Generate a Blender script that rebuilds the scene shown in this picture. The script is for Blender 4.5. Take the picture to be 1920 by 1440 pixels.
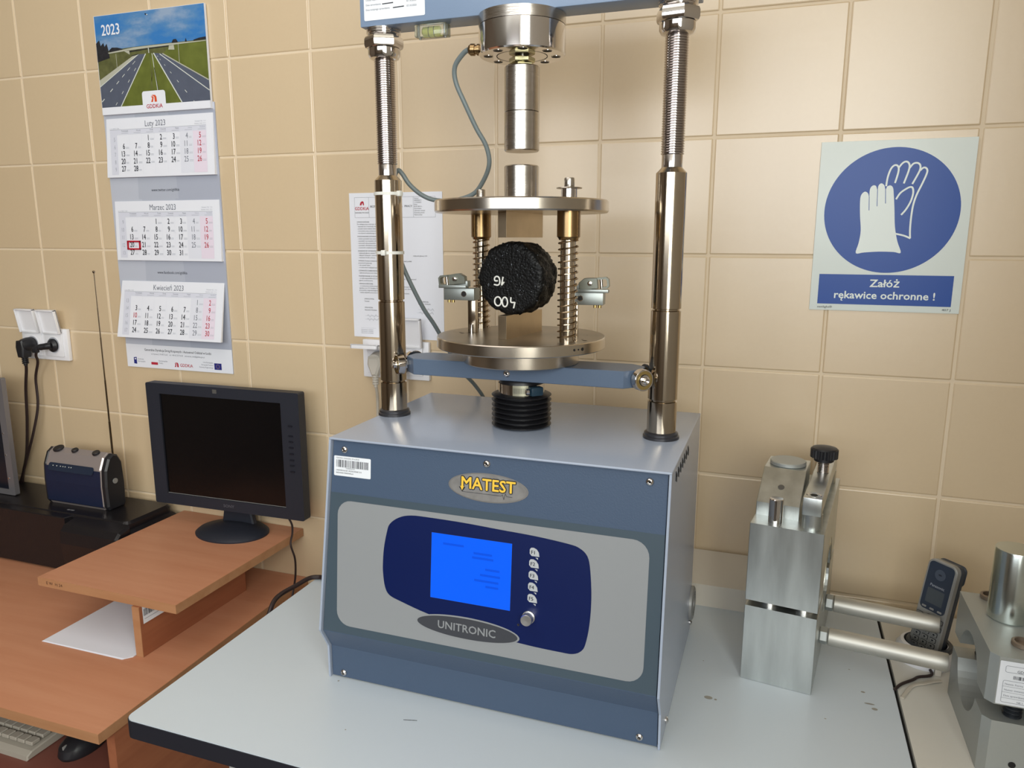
import bpy, bmesh, math, random
from mathutils import Matrix, Vector
random.seed(7)
for o in list(bpy.data.objects): bpy.data.objects.remove(o)
SC = bpy.context.scene; COL = SC.collection
PI = math.pi; cos = math.cos; sin = math.sin
# ------------------------------------------------------------------ camera, world, lights, exposure
cam = bpy.data.cameras.new('camera'); camo = bpy.data.objects.new('camera', cam); COL.objects.link(camo)
cam.sensor_width = 36; cam.lens = 36*1406.48/1920; cam.clip_start = 0.02
camo.matrix_world = Matrix(((0.94201612, -0.06585714, 0.32904175, 0.52454738),
                            (0.33556355, 0.18003492, -0.92465374, -1.38229792),
                            (0.00165604, 0.98145314, 0.19169506, 0.13055729), (0, 0, 0, 1)))
SC.camera = camo
SC.view_settings.view_transform = 'Standard'; SC.view_settings.look = 'None'
SC.view_settings.gamma = 1; SC.view_settings.use_curve_mapping = False
SC.view_settings.exposure = -0.16
W = bpy.data.worlds.new('world'); SC.world = W; W.use_nodes = True
W.node_tree.nodes['Background'].inputs[0].default_value = (0.75, 0.86, 1.0, 1)
W.node_tree.nodes['Background'].inputs[1].default_value = 1.0
def area(name, loc, target, sx, sy, power, color):
    l = bpy.data.lights.new(name, 'AREA'); l.shape = 'RECTANGLE'; l.size = sx; l.size_y = sy
    l.energy = power; l.color = color
    o = bpy.data.objects.new(name, l); COL.objects.link(o); o.location = loc
    o.rotation_euler = (Vector(target)-Vector(loc)).to_track_quat('-Z', 'Y').to_euler(); return o
area('window_light_front', (0.05, -3.96, 0.68), (0.05, 0, 0.6), 2.5, 0.95, 52, (0.93, 0.97, 1.0))
area('window_light_right', (0.985, -2.3, 0.5), (-1, -2.3, 0.5), 1.7, 1.3, 60, (1.0, 1.0, 0.92))
area('overhead_fill_light', (-0.45, -1.1, 1.31), (-0.45, -1.1, 0), 1.3, 1.2, 9, (1.0, 0.965, 0.96))  # added soft fill from overhead in place of ambient bounce, no fixture

# ------------------------------------------------------------------ materials
def lin(c):
    return tuple(((x/255)/12.92 if x/255 <= .04045 else ((x/255+.055)/1.055)**2.4) for x in c)
MC = {}
def mat(name, rgb, rough=.5, metal=0, var=0, vscale=8, bump=0, bscale=60, stretch=(1, 1, 1), spec=.5, coat=0, emit=None, estr=0, trans=0, ior=1.45, objvar=0):
    """rgb is sRGB 0-255 of the bare surface"""
    if name in MC: return MC[name]
    m = bpy.data.materials.new(name); m.use_nodes = True; nt = m.node_tree; b = nt.nodes['Principled BSDF']
    c = (*lin(rgb), 1)
    b.inputs['Base Color'].default_value = c; b.inputs['Roughness'].default_value = rough
    b.inputs['Metallic'].default_value = metal; b.inputs['Specular IOR Level'].default_value = spec
    b.inputs['Coat Weight'].default_value = coat; b.inputs['IOR'].default_value = ior
    b.inputs['Transmission Weight'].default_value = trans
    if emit: b.inputs['Emission Color'].default_value = (*lin(emit), 1); b.inputs['Emission Strength'].default_value = estr
    if var or bump:
        tc = nt.nodes.new('ShaderNodeTexCoord'); mp = nt.nodes.new('ShaderNodeMapping'); mp.inputs['Scale'].default_value = stretch
        nt.links.new(tc.outputs['Object'], mp.inputs['Vector'])
    if var:
        n = nt.nodes.new('ShaderNodeTexNoise'); n.inputs['Scale'].default_value = vscale; n.inputs['Detail'].default_value = 4
        nt.links.new(mp.outputs[0], n.inputs['Vector'])
        r = nt.nodes.new('ShaderNodeMapRange'); r.inputs[1].default_value = .3; r.inputs[2].default_value = .7
        r.inputs[3].default_value = 1-var; r.inputs[4].default_value = 1+var
        nt.links.new(n.outputs[0], r.inputs[0])
        v = nt.nodes.new('ShaderNodeVectorMath'); v.operation = 'SCALE'; v.inputs[0].default_value = c[:3]
        nt.links.new(r.outputs[0], v.inputs['Scale']); nt.links.new(v.outputs[0], b.inputs['Base Color'])
        r2 = nt.nodes.new('ShaderNodeMapRange'); r2.inputs[3].default_value = rough*.85; r2.inputs[4].default_value = min(1, rough*1.15)
        nt.links.new(n.outputs[0], r2.inputs[0]); nt.links.new(r2.outputs[0], b.inputs['Roughness'])
    if bump:
        n = nt.nodes.new('ShaderNodeTexNoise'); n.inputs['Scale'].default_value = bscale; n.inputs['Detail'].default_value = 3
        nt.links.new(mp.outputs[0], n.inputs['Vector'])
        bp = nt.nodes.new('ShaderNodeBump'); bp.inputs['Strength'].default_value = bump; bp.inputs['Distance'].default_value = .001
        nt.links.new(n.outputs[0], bp.inputs['Height']); nt.links.new(bp.outputs[0], b.inputs['Normal'])
    MC[name] = m; return m
def wood(name, rgb, rgb2, axis=0, rough=.42):
    m = mat(name, rgb, rough); nt = m.node_tree; b = nt.nodes['Principled BSDF']
    tc = nt.nodes.new('ShaderNodeTexCoord'); mp = nt.nodes.new('ShaderNodeMapping')
    s = [14, 14, 14]; s[axis] = 1.2; mp.inputs['Scale'].default_value = s
    nt.links.new(tc.outputs['Object'], mp.inputs['Vector'])
    n = nt.nodes.new('ShaderNodeTexNoise'); n.inputs['Scale'].default_value = 3.0; n.inputs['Detail'].default_value = 6; n.inputs['Roughness'].default_value = .6
    nt.links.new(mp.outputs[0], n.inputs['Vector'])
    cr = nt.nodes.new('ShaderNodeValToRGB'); cr.color_ramp.elements[0].position = .32; cr.color_ramp.elements[1].position = .68
    cr.color_ramp.elements[0].color = (*lin(rgb2), 1); cr.color_ramp.elements[1].color = (*lin(rgb), 1)
    nt.links.new(n.outputs[0], cr.inputs[0]); nt.links.new(cr.outputs[0], b.inputs['Base Color'])
    return m
def tile_mat():
    m = mat('glazed_beige_tile', (214, 196, 166), .36, spec=1.0, ior=1.62); nt = m.node_tree; b = nt.nodes['Principled BSDF']
    oi = nt.nodes.new('ShaderNodeObjectInfo'); tc = nt.nodes.new('ShaderNodeTexCoord')
    n = nt.nodes.new('ShaderNodeTexNoise'); n.inputs['Scale'].default_value = 140; n.inputs['Detail'].default_value = 3
    nt.links.new(tc.outputs['Object'], n.inputs['Vector'])
    cr = nt.nodes.new('ShaderNodeValToRGB')
    cr.color_ramp.elements[0].color = (*lin((205, 181, 146)), 1); cr.color_ramp.elements[1].color = (*lin((212, 190, 156)), 1)
    mx = nt.nodes.new('ShaderNodeMath'); mx.operation = 'MULTIPLY_ADD'; mx.inputs[1].default_value = .45; mx.inputs[2].default_value = .25
    nt.links.new(n.outputs[0], mx.inputs[0])
    ad = nt.nodes.new('ShaderNodeMath'); ad.operation = 'MULTIPLY_ADD'; ad.inputs[1].default_value = .45
    nt.links.new(oi.outputs['Random'], ad.inputs[0]); nt.links.new(mx.outputs[0], ad.inputs[2])
    nt.links.new(ad.outputs[0], cr.inputs[0]); nt.links.new(cr.outputs[0], b.inputs['Base Color'])
    bp = nt.nodes.new('ShaderNodeBump'); bp.inputs['Strength'].default_value = .25; bp.inputs['Distance'].default_value = .0006
    n2 = nt.nodes.new('ShaderNodeTexNoise'); n2.inputs['Scale'].default_value = 45
    nt.links.new(tc.outputs['Object'], n2.inputs['Vector']); nt.links.new(n2.outputs[0], bp.inputs['Height']); nt.links.new(bp.outputs[0], b.inputs['Normal'])
    return m
TILE = tile_mat()
GROUT = mat('cream_grout', (221, 203, 176), .7, bump=.3)
PLASTER = mat('off_white_plaster', (206, 200, 188), .85, bump=.1)
FLOORM = mat('grey_floor_covering', (84, 78, 72), .5, var=.1)
COATX = mat('blue_grey_paint_lit', (126, 145, 172), .33, bump=.12, bscale=500, spec=.5)  # same machine paint, lightened: the stronger light up there is in its colour
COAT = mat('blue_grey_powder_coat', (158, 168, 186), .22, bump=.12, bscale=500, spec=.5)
COATD = mat('blue_grey_paint_shaded', (68, 84, 107), .42, bump=.15, bscale=500)  # same machine paint, darkened: the shade on the cabinet front is in its colour
OVER = mat('dark_slate_overlay_film', (64, 78, 89), .45)
GREYP = mat('light_grey_print', (138, 141, 144), .45)
NAVY = mat('navy_print', (4, 22, 74), .35)
CHARP = mat('charcoal_print', (62, 64, 70), .4)
SCREEN = mat('lit_blue_screen', (10, 60, 180), .2, emit=(6, 92, 224), estr=.8)
SCREEN2 = mat('lit_blue_screen_text', (10, 50, 160), .2, emit=(4, 80, 206), estr=.76)
NICKEL = mat('brown_tinted_nickel', (186, 174, 157), .14, 1, var=.16, vscale=9, stretch=(1, 1, .35))
STEEL = mat('turned_steel', (186, 180, 172), .26, 1, var=.06, vscale=30, bump=.12, bscale=120, stretch=(1, 1, 6))
PLATE = mat('ground_steel_plate', (192, 183, 170), .24, 1, var=.12, vscale=14)
PLATETOP = mat('worn_steel_top', (150, 142, 130), .34, 1, var=.3, vscale=11)
CHROME = mat('polished_chrome', (214, 210, 208), .09, 1)
THREAD = mat('bright_threaded_steel', (190, 184, 182), .16, 1)
BRASS = mat('dull_bronze_sleeve', (150, 124, 88), .27, 1, var=.12, vscale=20)
GOLD = mat('yellow_zinc', (200, 178, 120), .3, 1)
ZINC = mat('yellow_passivated_nut', (206, 200, 160), .25, 1)
TOOL = mat('tool_steel_strip', (188, 170, 144), .3, 1, var=.14, vscale=16)
ALU = mat('milled_aluminium', (196, 200, 198), .36, 1, var=.13, vscale=16, stretch=(3, 3, .5), bump=.1, bscale=200)
ALUM = mat('matt_aluminium', (176, 180, 178), .5, .75, bump=.1, bscale=300)
ALUD = mat('anodised_grey_bracket', (150, 155, 152), .4, .8)
ROD = mat('satin_aluminium_rod', (196, 194, 186), .5, .8, var=.1, vscale=30, stretch=(.3, 2, 2))
DARK = mat('dark_hole', (22, 20, 20), .7)
RUBBER = mat('black_rubber', (24, 24, 27), .38)
BLACKP = mat('black_plastic', (30, 30, 34), .4)
BLACKG = mat('glossy_black_plastic', (26, 24, 27), .3, bump=.2, bscale=300)
MONB = mat('charcoal_blue_plastic', (34, 37, 47), .5, bump=.15, bscale=400)
LCD = mat('dark_lcd_glass', (9, 8, 10), .25)
NAVYR = mat('navy_radio_grille', (22, 31, 58), .5, bump=.4, bscale=900)
SILVER = mat('silver_plastic', (170, 160, 158), .3, .5)
SILV2 = mat('grey_silver_plastic', (150, 150, 148), .35, .3)
WHITEP = mat('white_socket_plastic', (232, 232, 236), .3)
GREYPL = mat('light_grey_plug_plastic', (196, 190, 180), .4)
PAPER = mat('white_paper', (228, 230, 238), .6)
PAPERL = mat('white_label', (226, 230, 236), .45)
BOARD = mat('grey_calendar_board', (186, 190, 202), .5)
BOARD2 = mat('darker_grey_calendar_print', (168, 173, 188), .5)
CELLG = mat('pale_grey_print', (212, 214, 226), .55)
CELLP = mat('pale_pink_print', (226, 214, 228), .55)
INK = mat('black_ink', (26, 28, 40), .6)
INKG = mat('grey_ink', (112, 116, 128), .6)
INKL = mat('light_grey_ink', (160, 164, 176), .6)
INKR = mat('red_ink', (178, 36, 56), .6)
INKO = mat('orange_ink', (214, 84, 44), .6)
INKN = mat('navy_ink', (34, 40, 120), .6)
REDP = mat('red_plastic_frame', (178, 22, 40), .35)
LAM = mat('white_grey_laminate', (195, 204, 211), .34, bump=.05, bscale=350)
LAM2 = mat('white_laminate_board', (205, 198, 186), .4)
EDGEB = mat('black_edge_band', (32, 32, 40), .45)
TLEG = mat('light_grey_leg_paint', (170, 170, 166), .4)
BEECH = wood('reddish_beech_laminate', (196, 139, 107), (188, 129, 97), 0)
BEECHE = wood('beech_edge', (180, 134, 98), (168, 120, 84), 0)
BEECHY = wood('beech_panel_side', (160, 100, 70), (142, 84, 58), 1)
SIGNW = mat('sign_white_plastic', (226, 234, 230), .35)
SIGNB = mat('sign_blue', (10, 68, 152), .35)
CABLEG = mat('grey_cable_sheath', (108, 118, 120), .4)
CABLEB = mat('dark_cable_sheath', (44, 32, 32), .45)
CABLEW = mat('off_white_cable', (190, 182, 168), .45)
TIE = mat('white_nylon_tie', (214, 214, 208), .4)
YEL = mat('yellow_print', (232, 190, 66), .4)
NAMEP = mat('brushed_nameplate', (150, 148, 146), .4, .6, var=.15, vscale=60)
CHALK = mat('white_chalk', (226, 226, 222), .8)
CLEAR = mat('clear_acrylic', (235, 240, 232), .05, trans=.9, ior=1.45)
VIAL = mat('yellow_green_vial', (232, 232, 130), .15)
KEYB = mat('beige_plastic_shaded', (158, 152, 141), .5)  # beige dimmed, the shade under the desk is put into the colour
def sky_print():
    m = mat('print_sky', (78, 136, 190), .45); nt = m.node_tree; b = nt.nodes['Principled BSDF']
    tc = nt.nodes.new('ShaderNodeTexCoord'); mp = nt.nodes.new('ShaderNodeMapping'); mp.inputs['Scale'].default_value = (1, 1, 2.4)
    n = nt.nodes.new('ShaderNodeTexNoise'); n.inputs['Scale'].default_value = 9; n.inputs['Detail'].default_value = 6; n.inputs['Roughness'].default_value = .6
    cr = nt.nodes.new('ShaderNodeValToRGB'); e = cr.color_ramp.elements
    e[0].position = .40; e[0].color = (*lin((52, 118, 184)), 1); e[1].position = .68; e[1].color = (*lin((142, 162, 188)), 1)
    k = e.new(.52); k.color = (*lin((84, 132, 180)), 1)
    nt.links.new(tc.outputs['Object'], mp.inputs['Vector']); nt.links.new(mp.outputs[0], n.inputs['Vector']); nt.links.new(n.outputs[0], cr.inputs[0]); nt.links.new(cr.outputs[0], b.inputs['Base Color'])
    return m
SKY = sky_print()
CLOUD = mat('print_cloud', (128, 152, 182), .45, var=.12, vscale=20)
GRASS = mat('print_grass', (98, 106, 44), .45, var=.18, vscale=40)
GRASS2 = mat('print_dark_grass', (92, 94, 56), .45, var=.25, vscale=60)
ROADM = mat('print_asphalt', (84, 90, 106), .45, var=.06, vscale=60)
PLINE = mat('print_line', (206, 210, 204), .45)
PTREE = mat('print_tree', (40, 40, 44), .45, var=.3, vscale=120)
CONC = mat('print_concrete', (178, 178, 162), .45)
def asphalt_mat():
    m = mat('black_asphalt_core', (12, 12, 13), .5, spec=.3); nt = m.node_tree; b = nt.nodes['Principled BSDF']
    tc = nt.nodes.new('ShaderNodeTexCoord'); v = nt.nodes.new('ShaderNodeTexVoronoi'); v.inputs['Scale'].default_value = 300
    nt.links.new(tc.outputs['Object'], v.inputs['Vector'])
    bp = nt.nodes.new('ShaderNodeBump'); bp.inputs['Strength'].default_value = .8; bp.inputs['Distance'].default_value = .0008
    nt.links.new(v.outputs['Distance'], bp.inputs['Height']); nt.links.new(bp.outputs[0], b.inputs['Normal'])
    n = nt.nodes.new('ShaderNodeTexNoise'); n.inputs['Scale'].default_value = 330; n.inputs['Detail'].default_value = 2
    nt.links.new(tc.outputs['Object'], n.inputs['Vector'])
    cr = nt.nodes.new('ShaderNodeValToRGB'); cr.color_ramp.elements[0].position = .68; cr.color_ramp.elements[1].position = .73
    cr.color_ramp.elements[0].color = (*lin((9, 9, 10)), 1); cr.color_ramp.elements[1].color = (*lin((105, 110, 118)), 1)
    nt.links.new(n.outputs[0], cr.inputs[0]); nt.links.new(cr.outputs[0], b.inputs['Base Color'])
    r = nt.nodes.new('ShaderNodeMapRange'); r.inputs[3].default_value = .3; r.inputs[4].default_value = .65
    nt.links.new(v.outputs['Distance'], r.inputs[0]); nt.links.new(r.outputs[0], b.inputs['Roughness'])
    return m
ASPH = asphalt_mat()

# ------------------------------------------------------------------ geometry helpers
TXT = {}
def text_geo(s, align, bold):
    k = (s, align, bold)
    if k in TXT: return TXT[k]
    cu = bpy.data.curves.new('t', 'FONT'); cu.body = s; cu.size = 1; cu.resolution_u = 2; cu.align_x = align; cu.offset = bold
    ob = bpy.data.objects.new('t', cu); COL.objects.link(ob)
    dg = bpy.context.evaluated_depsgraph_get()
    me = bpy.data.meshes.new_from_object(ob.evaluated_get(dg))
    r = ([tuple(v.co) for v in me.vertices], [tuple(p.vertices) for p in me.polygons])
    bpy.data.objects.remove(ob); bpy.data.curves.remove(cu); bpy.data.meshes.remove(me)
    TXT[k] = r; return r
I4 = Matrix.Identity(4)
def frame(o, x, y, z=None):
    """matrix with origin o and axes x, y (z = x cross y)"""
    x = Vector(x).normalized(); y = Vector(y).normalized(); z = Vector(z).normalized() if z else x.cross(y)
    m = Matrix.Identity(4)
    for i, a in enumerate((x, y, z)):
        for j in range(3): m[j][i] = a[j]
    for j in range(3): m[j][3] = o[j]
    return m
def axisframe(o, d):
    d = Vector(d).normalized(); t = Vector((0, 0, 1)) if abs(d.z) < .9 else Vector((1, 0, 0))
    x = t.cross(d).normalized(); return frame(o, x, d.cross(x), d)
class G:
    def __init__(s, *mats): s.v = []; s.f = []; s.mi = []; s.sm = []; s.mats = list(mats)
    def m(s, mt):
        if mt not in s.mats: s.mats.append(mt)
        return s.mats.index(mt)
    def add(s, vs, fs, mt=None, M=None, smooth=False):
        k = len(s.v); i = s.m(mt) if mt else 0
        for p in vs: s.v.append(M @ Vector(p) if M is not None else Vector(p))
        for f in fs: s.f.append(tuple(a+k for a in f)); s.mi.append(i); s.sm.append(smooth)
        return s
    def box(s, a, b, mt=None, M=None, bev=0, seg=2):
        bm = bmesh.new(); bmesh.ops.create_cube(bm, size=1)
        c = [(a[i]+b[i])/2 for i in range(3)]; d = [abs(b[i]-a[i]) for i in range(3)]
        for v in bm.verts: v.co = Vector([c[i]+v.co[i]*d[i] for i in range(3)])
        if bev: bmesh.ops.bevel(bm, geom=bm.edges[:], offset=bev, segments=seg, affect='EDGES', profile=.5)
        bm.verts.index_update()
        s.add([v.co.copy() for v in bm.verts], [[v.index for v in f.verts] for f in bm.faces], mt, M, bool(bev)); bm.free(); return s
    def prism(s, poly, t0, t1, mt=None, M=None, bev=0):
        """polygon in local xy extruded along local z from t0 to t1"""
        bm = bmesh.new(); a = [bm.verts.new((p[0], p[1], t0)) for p in poly]; b = [bm.verts.new((p[0], p[1], t1)) for p in poly]
        n = len(poly); bm.faces.new(a[::-1]); bm.faces.new(b)
        for i in range(n): bm.faces.new((a[i], a[(i+1) % n], b[(i+1) % n], b[i]))
        bmesh.ops.recalc_face_normals(bm, faces=bm.faces[:])
        if bev:
            ed = [e for e in bm.edges if abs(e.verts[0].co.z-e.verts[1].co.z) < 1e-9]
            bmesh.ops.bevel(bm, geom=ed, offset=bev, segments=1, affect='EDGES')
        bm.verts.index_update()
        s.add([v.co.copy() for v in bm.verts], [[v.index for v in f.verts] for f in bm.faces], mt, M); bm.free(); return s
    def poly(s, pts, mt=None, M=None, z=0):
        return s.add([(p[0], p[1], z) for p in pts], [tuple(range(len(pts)))], mt, M)
    def lathe(s, prof, mt=None, M=None, n=48, smooth=True, cap=True, ph=0):
        vs = []; fs = []
        for r, z in prof:
            for i in range(n):
                a = 2*PI*i/n+ph; vs.append((r*cos(a), r*sin(a), z))
        for j in range(len(prof)-1):
            for i in range(n):
                k = (i+1) % n; fs.append((j*n+i, j*n+k, (j+1)*n+k, (j+1)*n+i))
        if cap:
            fs.append(tuple(range(n))[::-1]); fs.append(tuple(range((len(prof)-1)*n, len(prof)*n)))
        return s.add(vs, fs, mt, M, smooth)
    def cyl(s, c, r, z0, z1, mt=None, n=48, ch=0, M=None):
        p = [(r-ch, z0), (r, z0+ch), (r, z1-ch), (r-ch, z1)] if ch else [(r, z0), (r, z1)]
        T = Matrix.Translation((c[0], c[1], 0))
        return s.lathe(p, mt, (M @ T) if M is not None else T, n)
    def tube(s, pts, r, mt=None, n=10, sub=6, M=None, cap=True, smoothpath=True, flat=1.0):
        P = [Vector(p) for p in pts]
        if smoothpath and len(P) > 2:
            Q = []
            for i in range(len(P)-1):
                p0 = P[max(i-1, 0)]; p1 = P[i]; p2 = P[i+1]; p3 = P[min(i+2, len(P)-1)]
                for k in range(sub):
                    t = k/sub
                    Q.append(.5*((2*p1)+(p2-p0)*t+(2*p0-5*p1+4*p2-p3)*t*t+(3*p1-p0-3*p2+p3)*t**3))
            Q.append(P[-1]); P = Q
        vs = []; fs = []; up = None
        for i, p in enumerate(P):
            d = (P[min(i+1, len(P)-1)]-P[max(i-1, 0)]).normalized()
            if up is None:
                up = Vector((0, 0, 1)) if abs(d.z) < .9 else Vector((1, 0, 0))
            x = up.cross(d)
            x = x.normalized(); y = d.cross(x).normalized(); up = y
            rr = r[i] if isinstance(r, (list, tuple)) else r
            for k in range(n):
                a = 2*PI*k/n; vs.append(p+x*(rr*cos(a))+y*(rr*sin(a)*flat))
        for i in range(len(P)-1):
            for k in range(n):
                l = (k+1) % n; fs.append((i*n+k, i*n+l, (i+1)*n+l, (i+1)*n+k))
        if cap: fs.append(tuple(range(n))[::-1]); fs.append(tuple(range((len(P)-1)*n, len(P)*n)))
        return s.add(vs, fs, mt, M, True)
    def text(s, t, u, v, size, mt=None, M=None, align='LEFT', sq=1, bold=0, z=0, rot=0):
        vs, fs = text_geo(t, align, 0); c, d = cos(rot), sin(rot)
        e = bold*size*.75
        offs = [(0, 0)] if bold < .004 else ([(e, 0), (-e, 0)] if size < .008 else [(e*.75, e*.75), (-e*.75, e*.75), (-e*.75, -e*.75), (e*.75, -e*.75)]+([(e, 0), (-e, 0), (0, e), (0, -e), (0, 0)] if bold > .02 else []))
        for i, (ox, oy) in enumerate(offs):
            o = []
            for p in vs:
                x = p[0]*size*sq+ox; y = p[1]*size+oy; o.append((u+x*c-y*d, v+x*d+y*c, z+i*.00002))
            s.add(o, fs, mt, M)
        return s
    def rrect(s, x0, y0, x1, y1, r, mt=None, M=None, z=0, k=6):
        return s.poly(rr(x0, y0, x1, y1, r, k), mt, M, z)
def rr(x0, y0, x1, y1, r, k=6):
    p = []
    for cx, cy, a0 in ((x1-r, y1-r, 0), (x0+r, y1-r, 90), (x0+r, y0+r, 180), (x1-r, y0+r, 270)):
        for i in range(k+1):
            a = math.radians(a0+90*i/k); p.append((cx+r*cos(a), cy+r*sin(a)))
    return p
def ell(cx, cy, a, b, n=40, rot=0):
    return [(cx+a*cos(t)*cos(rot)-b*sin(t)*sin(rot), cy+a*cos(t)*sin(rot)+b*sin(t)*cos(rot)) for t in [2*PI*i/n for i in range(n)]]
def smooth_closed(P, sub=5):
    Q = []; n = len(P)
    for i in range(n):
        p0, p1, p2, p3 = [Vector(P[(i+j) % n]) for j in (-1, 0, 1, 2)]
        for k in range(sub):
            t = k/sub; q = .5*((2*p1)+(p2-p0)*t+(2*p0-5*p1+4*p2-p3)*t*t+(3*p1-p0-3*p2+p3)*t**3); Q.append((q[0], q[1]))
    return Q
def build(name, g, parent=None, label=None, cat=None, group=None, kind=None, loc=None, ang=35):
    """g holds world coordinates; the object sits at loc or shares its parent's origin"""
    o_ = Vector(loc) if loc is not None else (WL[parent.name] if parent else Vector((0, 0, 0)))
    me = bpy.data.meshes.new(name); me.from_pydata([tuple(v-o_) for v in g.v], [], g.f)
    for mt in g.mats: me.materials.append(mt)
    for i, p in enumerate(me.polygons): p.material_index = g.mi[i]; p.use_smooth = g.sm[i]
    me.validate(); me.update()
    if any(g.sm): me.set_sharp_from_angle(angle=math.radians(ang))
    o = bpy.data.objects.new(name, me); COL.objects.link(o)
    if parent: o.parent = parent; o.location = o_-WL[parent.name]
    else: o.location = o_
    WL[o.name] = o_
    if label: o['label'] = label
    if cat: o['category'] = cat
    if group: o['group'] = group
    if kind: o['kind'] = kind
    return o
WL = {}
def thing(name, loc, label, cat, group=None):
    o = bpy.data.objects.new(name, None); COL.objects.link(o); o.location = loc; o.empty_display_size = .05
    o['label'] = label; o['category'] = cat
    if group: o['group'] = group
    WL[o.name] = Vector(loc); return o
def g_of(*m): return G(*m)

# ------------------------------------------------------------------ room shell
ZF, ZC = -1.37, 1.33
XL, XR, YF = -3.0, 1.0, -4.0
wall = build('wall_back', G(GROUT).box((XL-.1, .0016, ZF-.1), (XR+.1, .15, ZC+.1)), kind='structure')
build('floor', G(FLOORM).box((XL-.1, YF-.1, ZF-.1), (XR+.1, .0016, ZF)), kind='structure')
build('ceiling', G(PLASTER).box((XL-.1, YF-.1, ZC), (XR+.1, .0016, ZC+.1)), kind='structure')
build('wall_left', G(mat('dull_brown_wall_paint', (112, 98, 84), .8)).box((XL-.1, YF, ZF), (XL, .0016, ZC)), kind='structure')
g = G(MC['dull_brown_wall_paint'])   # front wall (behind the camera) with a window opening
g.box((XL, YF-.1, ZF), (-1.3, YF, ZC)).box((-1.3, YF-.1, ZF), (XR, YF, .18)).box((-1.3, YF-.1, 1.15), (XR, YF, ZC))
build('wall_front', g, kind='structure')
g = G(PLASTER)
g.box((XR, YF, ZF), (XR+.1, -3.2, ZC)).box((XR, -1.4, ZF), (XR+.1, .0016, ZC)).box((XR, -3.2, ZF), (XR+.1, -1.4, -.2)).box((XR, -3.2, 1.2), (XR+.1, -1.4, ZC))
build('wall_right', g, kind='structure')
g = G(WHITEP)
for x in (-1.3, -.18, .95): g.box((x, YF-.06, .18), (x+.05, YF-.01, 1.15))
for z in (.18, 1.10): g.box((-1.3, YF-.06, z), (1.0, YF-.01, z+.05))
build('window_1', g, kind='structure')
g = G(WHITEP)
for y in (-3.2, -2.32, -1.45): g.box((XR+.03, y, -.2), (XR+.08, y+.05, 1.2))
for z in (-.2, 1.15): g.box((XR+.03, -3.2, z), (XR+.08, -1.4, z+.05))
build('window_2', g, kind='structure')
# tiles: 200 mm grid, every tile an object sharing one mesh
tg = G(TILE).box((-.0983, -.0001, -.0983), (.0982, .0075, .0982), bev=.0024, seg=2)
tme = None
cols = [(-2.6+.2*i) for i in range(18)]; rows = [(-1.1+.2*j) for j in range(13)]
n = 0
for x in cols:
    for z in rows:
        dx = 0.0012 if x > .8 else 0
        yy = random.uniform(-.0004, .0004)
        if tme is None:
            t = build('tile', G(TILE).add([v+Vector((x+.1, 0, z+.1)) for v in tg.v], tg.f, TILE), wall, loc=(x+.1, 0, z+.1)); tme = t.data
        else:
            t = bpy.data.objects.new('tile', tme); COL.objects.link(t); t.parent = wall
        t.location = (x+.1+dx, yy, z+.1)
        t.rotation_euler = (random.uniform(-.0012, .0012), 0, random.uniform(-.0012, .0012))
        n += 1

# ------------------------------------------------------------------ white laboratory table
ZT = -.51
T = thing('laboratory_table', (.22, -.36, ZF), 'white laminate table with black edge under the blue-grey press', 'table')
poly = rr(-.275, -.70, .7165, -.03, .012, 4)
build('table_top', G(LAM).prism([(p[0], p[1]) for p in poly], ZT-.002, ZT), T)
poly2 = rr(-.2762, -.7012, .7177, -.0288, .013, 4)
build('edge_band', G(EDGEB).prism(poly2, ZT-.027, ZT-.0016), T)
for x, y in ((-.1, -.66), (.66, -.66), (-.1, -.09), (.66, -.09)):
    build('leg', G(TLEG).box((x-.022, y-.022, ZF), (x+.022, y+.022, ZT-.027), bev=.003), T)
g = G(INK); random.seed(3)
for i in range(11):
    x = .083+i*.0016+random.uniform(0, .0006); y = -.5752+.0007*i*.6
    g.poly(ell(x, y, .0012, .0005, 8), INK, z=ZT+.0003)
for cx, cy, a, b in ((.466, -.3844, .006, .004), (.476, -.386, .002, .002), (.680, -.3234, .007, .0018), (.6855, -.3342, .004, .003), (.6741, -.2961, .003, .002), (.66, -.24, .0015, .001), (.62, -.38, .0015, .001), (-.1, -.45, .001, .001), (.3, -.6, .001, .001), (.02, -.62, .001, .001), (-.05, -.5265, .0015, .0015), (.45, -.29, .001, .001)):
    build('stain', G(mat('grey_brown_stain', (152, 148, 138), .6)).poly(ell(cx, cy, a, b, 10), z=ZT+.0003), T)
build('pen_mark', g, T, 'short dashed black pen mark near the front edge')

T2 = thing('side_table', (.86, -.4, ZF), 'second white laminate table at the right, beyond a dark gap', 'table')
LAMB = mat('warm_white_laminate', (206, 203, 194), .36, bump=.05, bscale=350)
build('table_top', G(LAMB).prism(rr(.7222, -.75, .992, -.006, .004, 3), ZT-.003, ZT-.0012), T2)
build('edge_band', G(mat('grey_edge_band', (120, 120, 116), .5)).prism(rr(.7210, -.7512, .9935, -.005, .004, 3), ZT-.03, ZT-.0028), T2)
for x, y in ((.765, -.70), (.95, -.70), (.765, -.06), (.95, -.06)):
    build('leg', G(TLEG).box((x-.02, y-.02, ZF), (x+.02, y+.02, ZT-.03), bev=.003), T2)
ZT2 = ZT-.0012
# board at the back of the table
build('back_board', G(LAM2).prism([(-.1095, .0), (-.1095, .0405), (-.006, .062), (-.006, .0)], .12, .525, mt=LAM2, M=frame((0, 0, ZT), (0, 1, 0), (0, 0, 1), (1, 0, 0))), label='whitish slab lying against the wall between the press and the aluminium block', cat='board')

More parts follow.
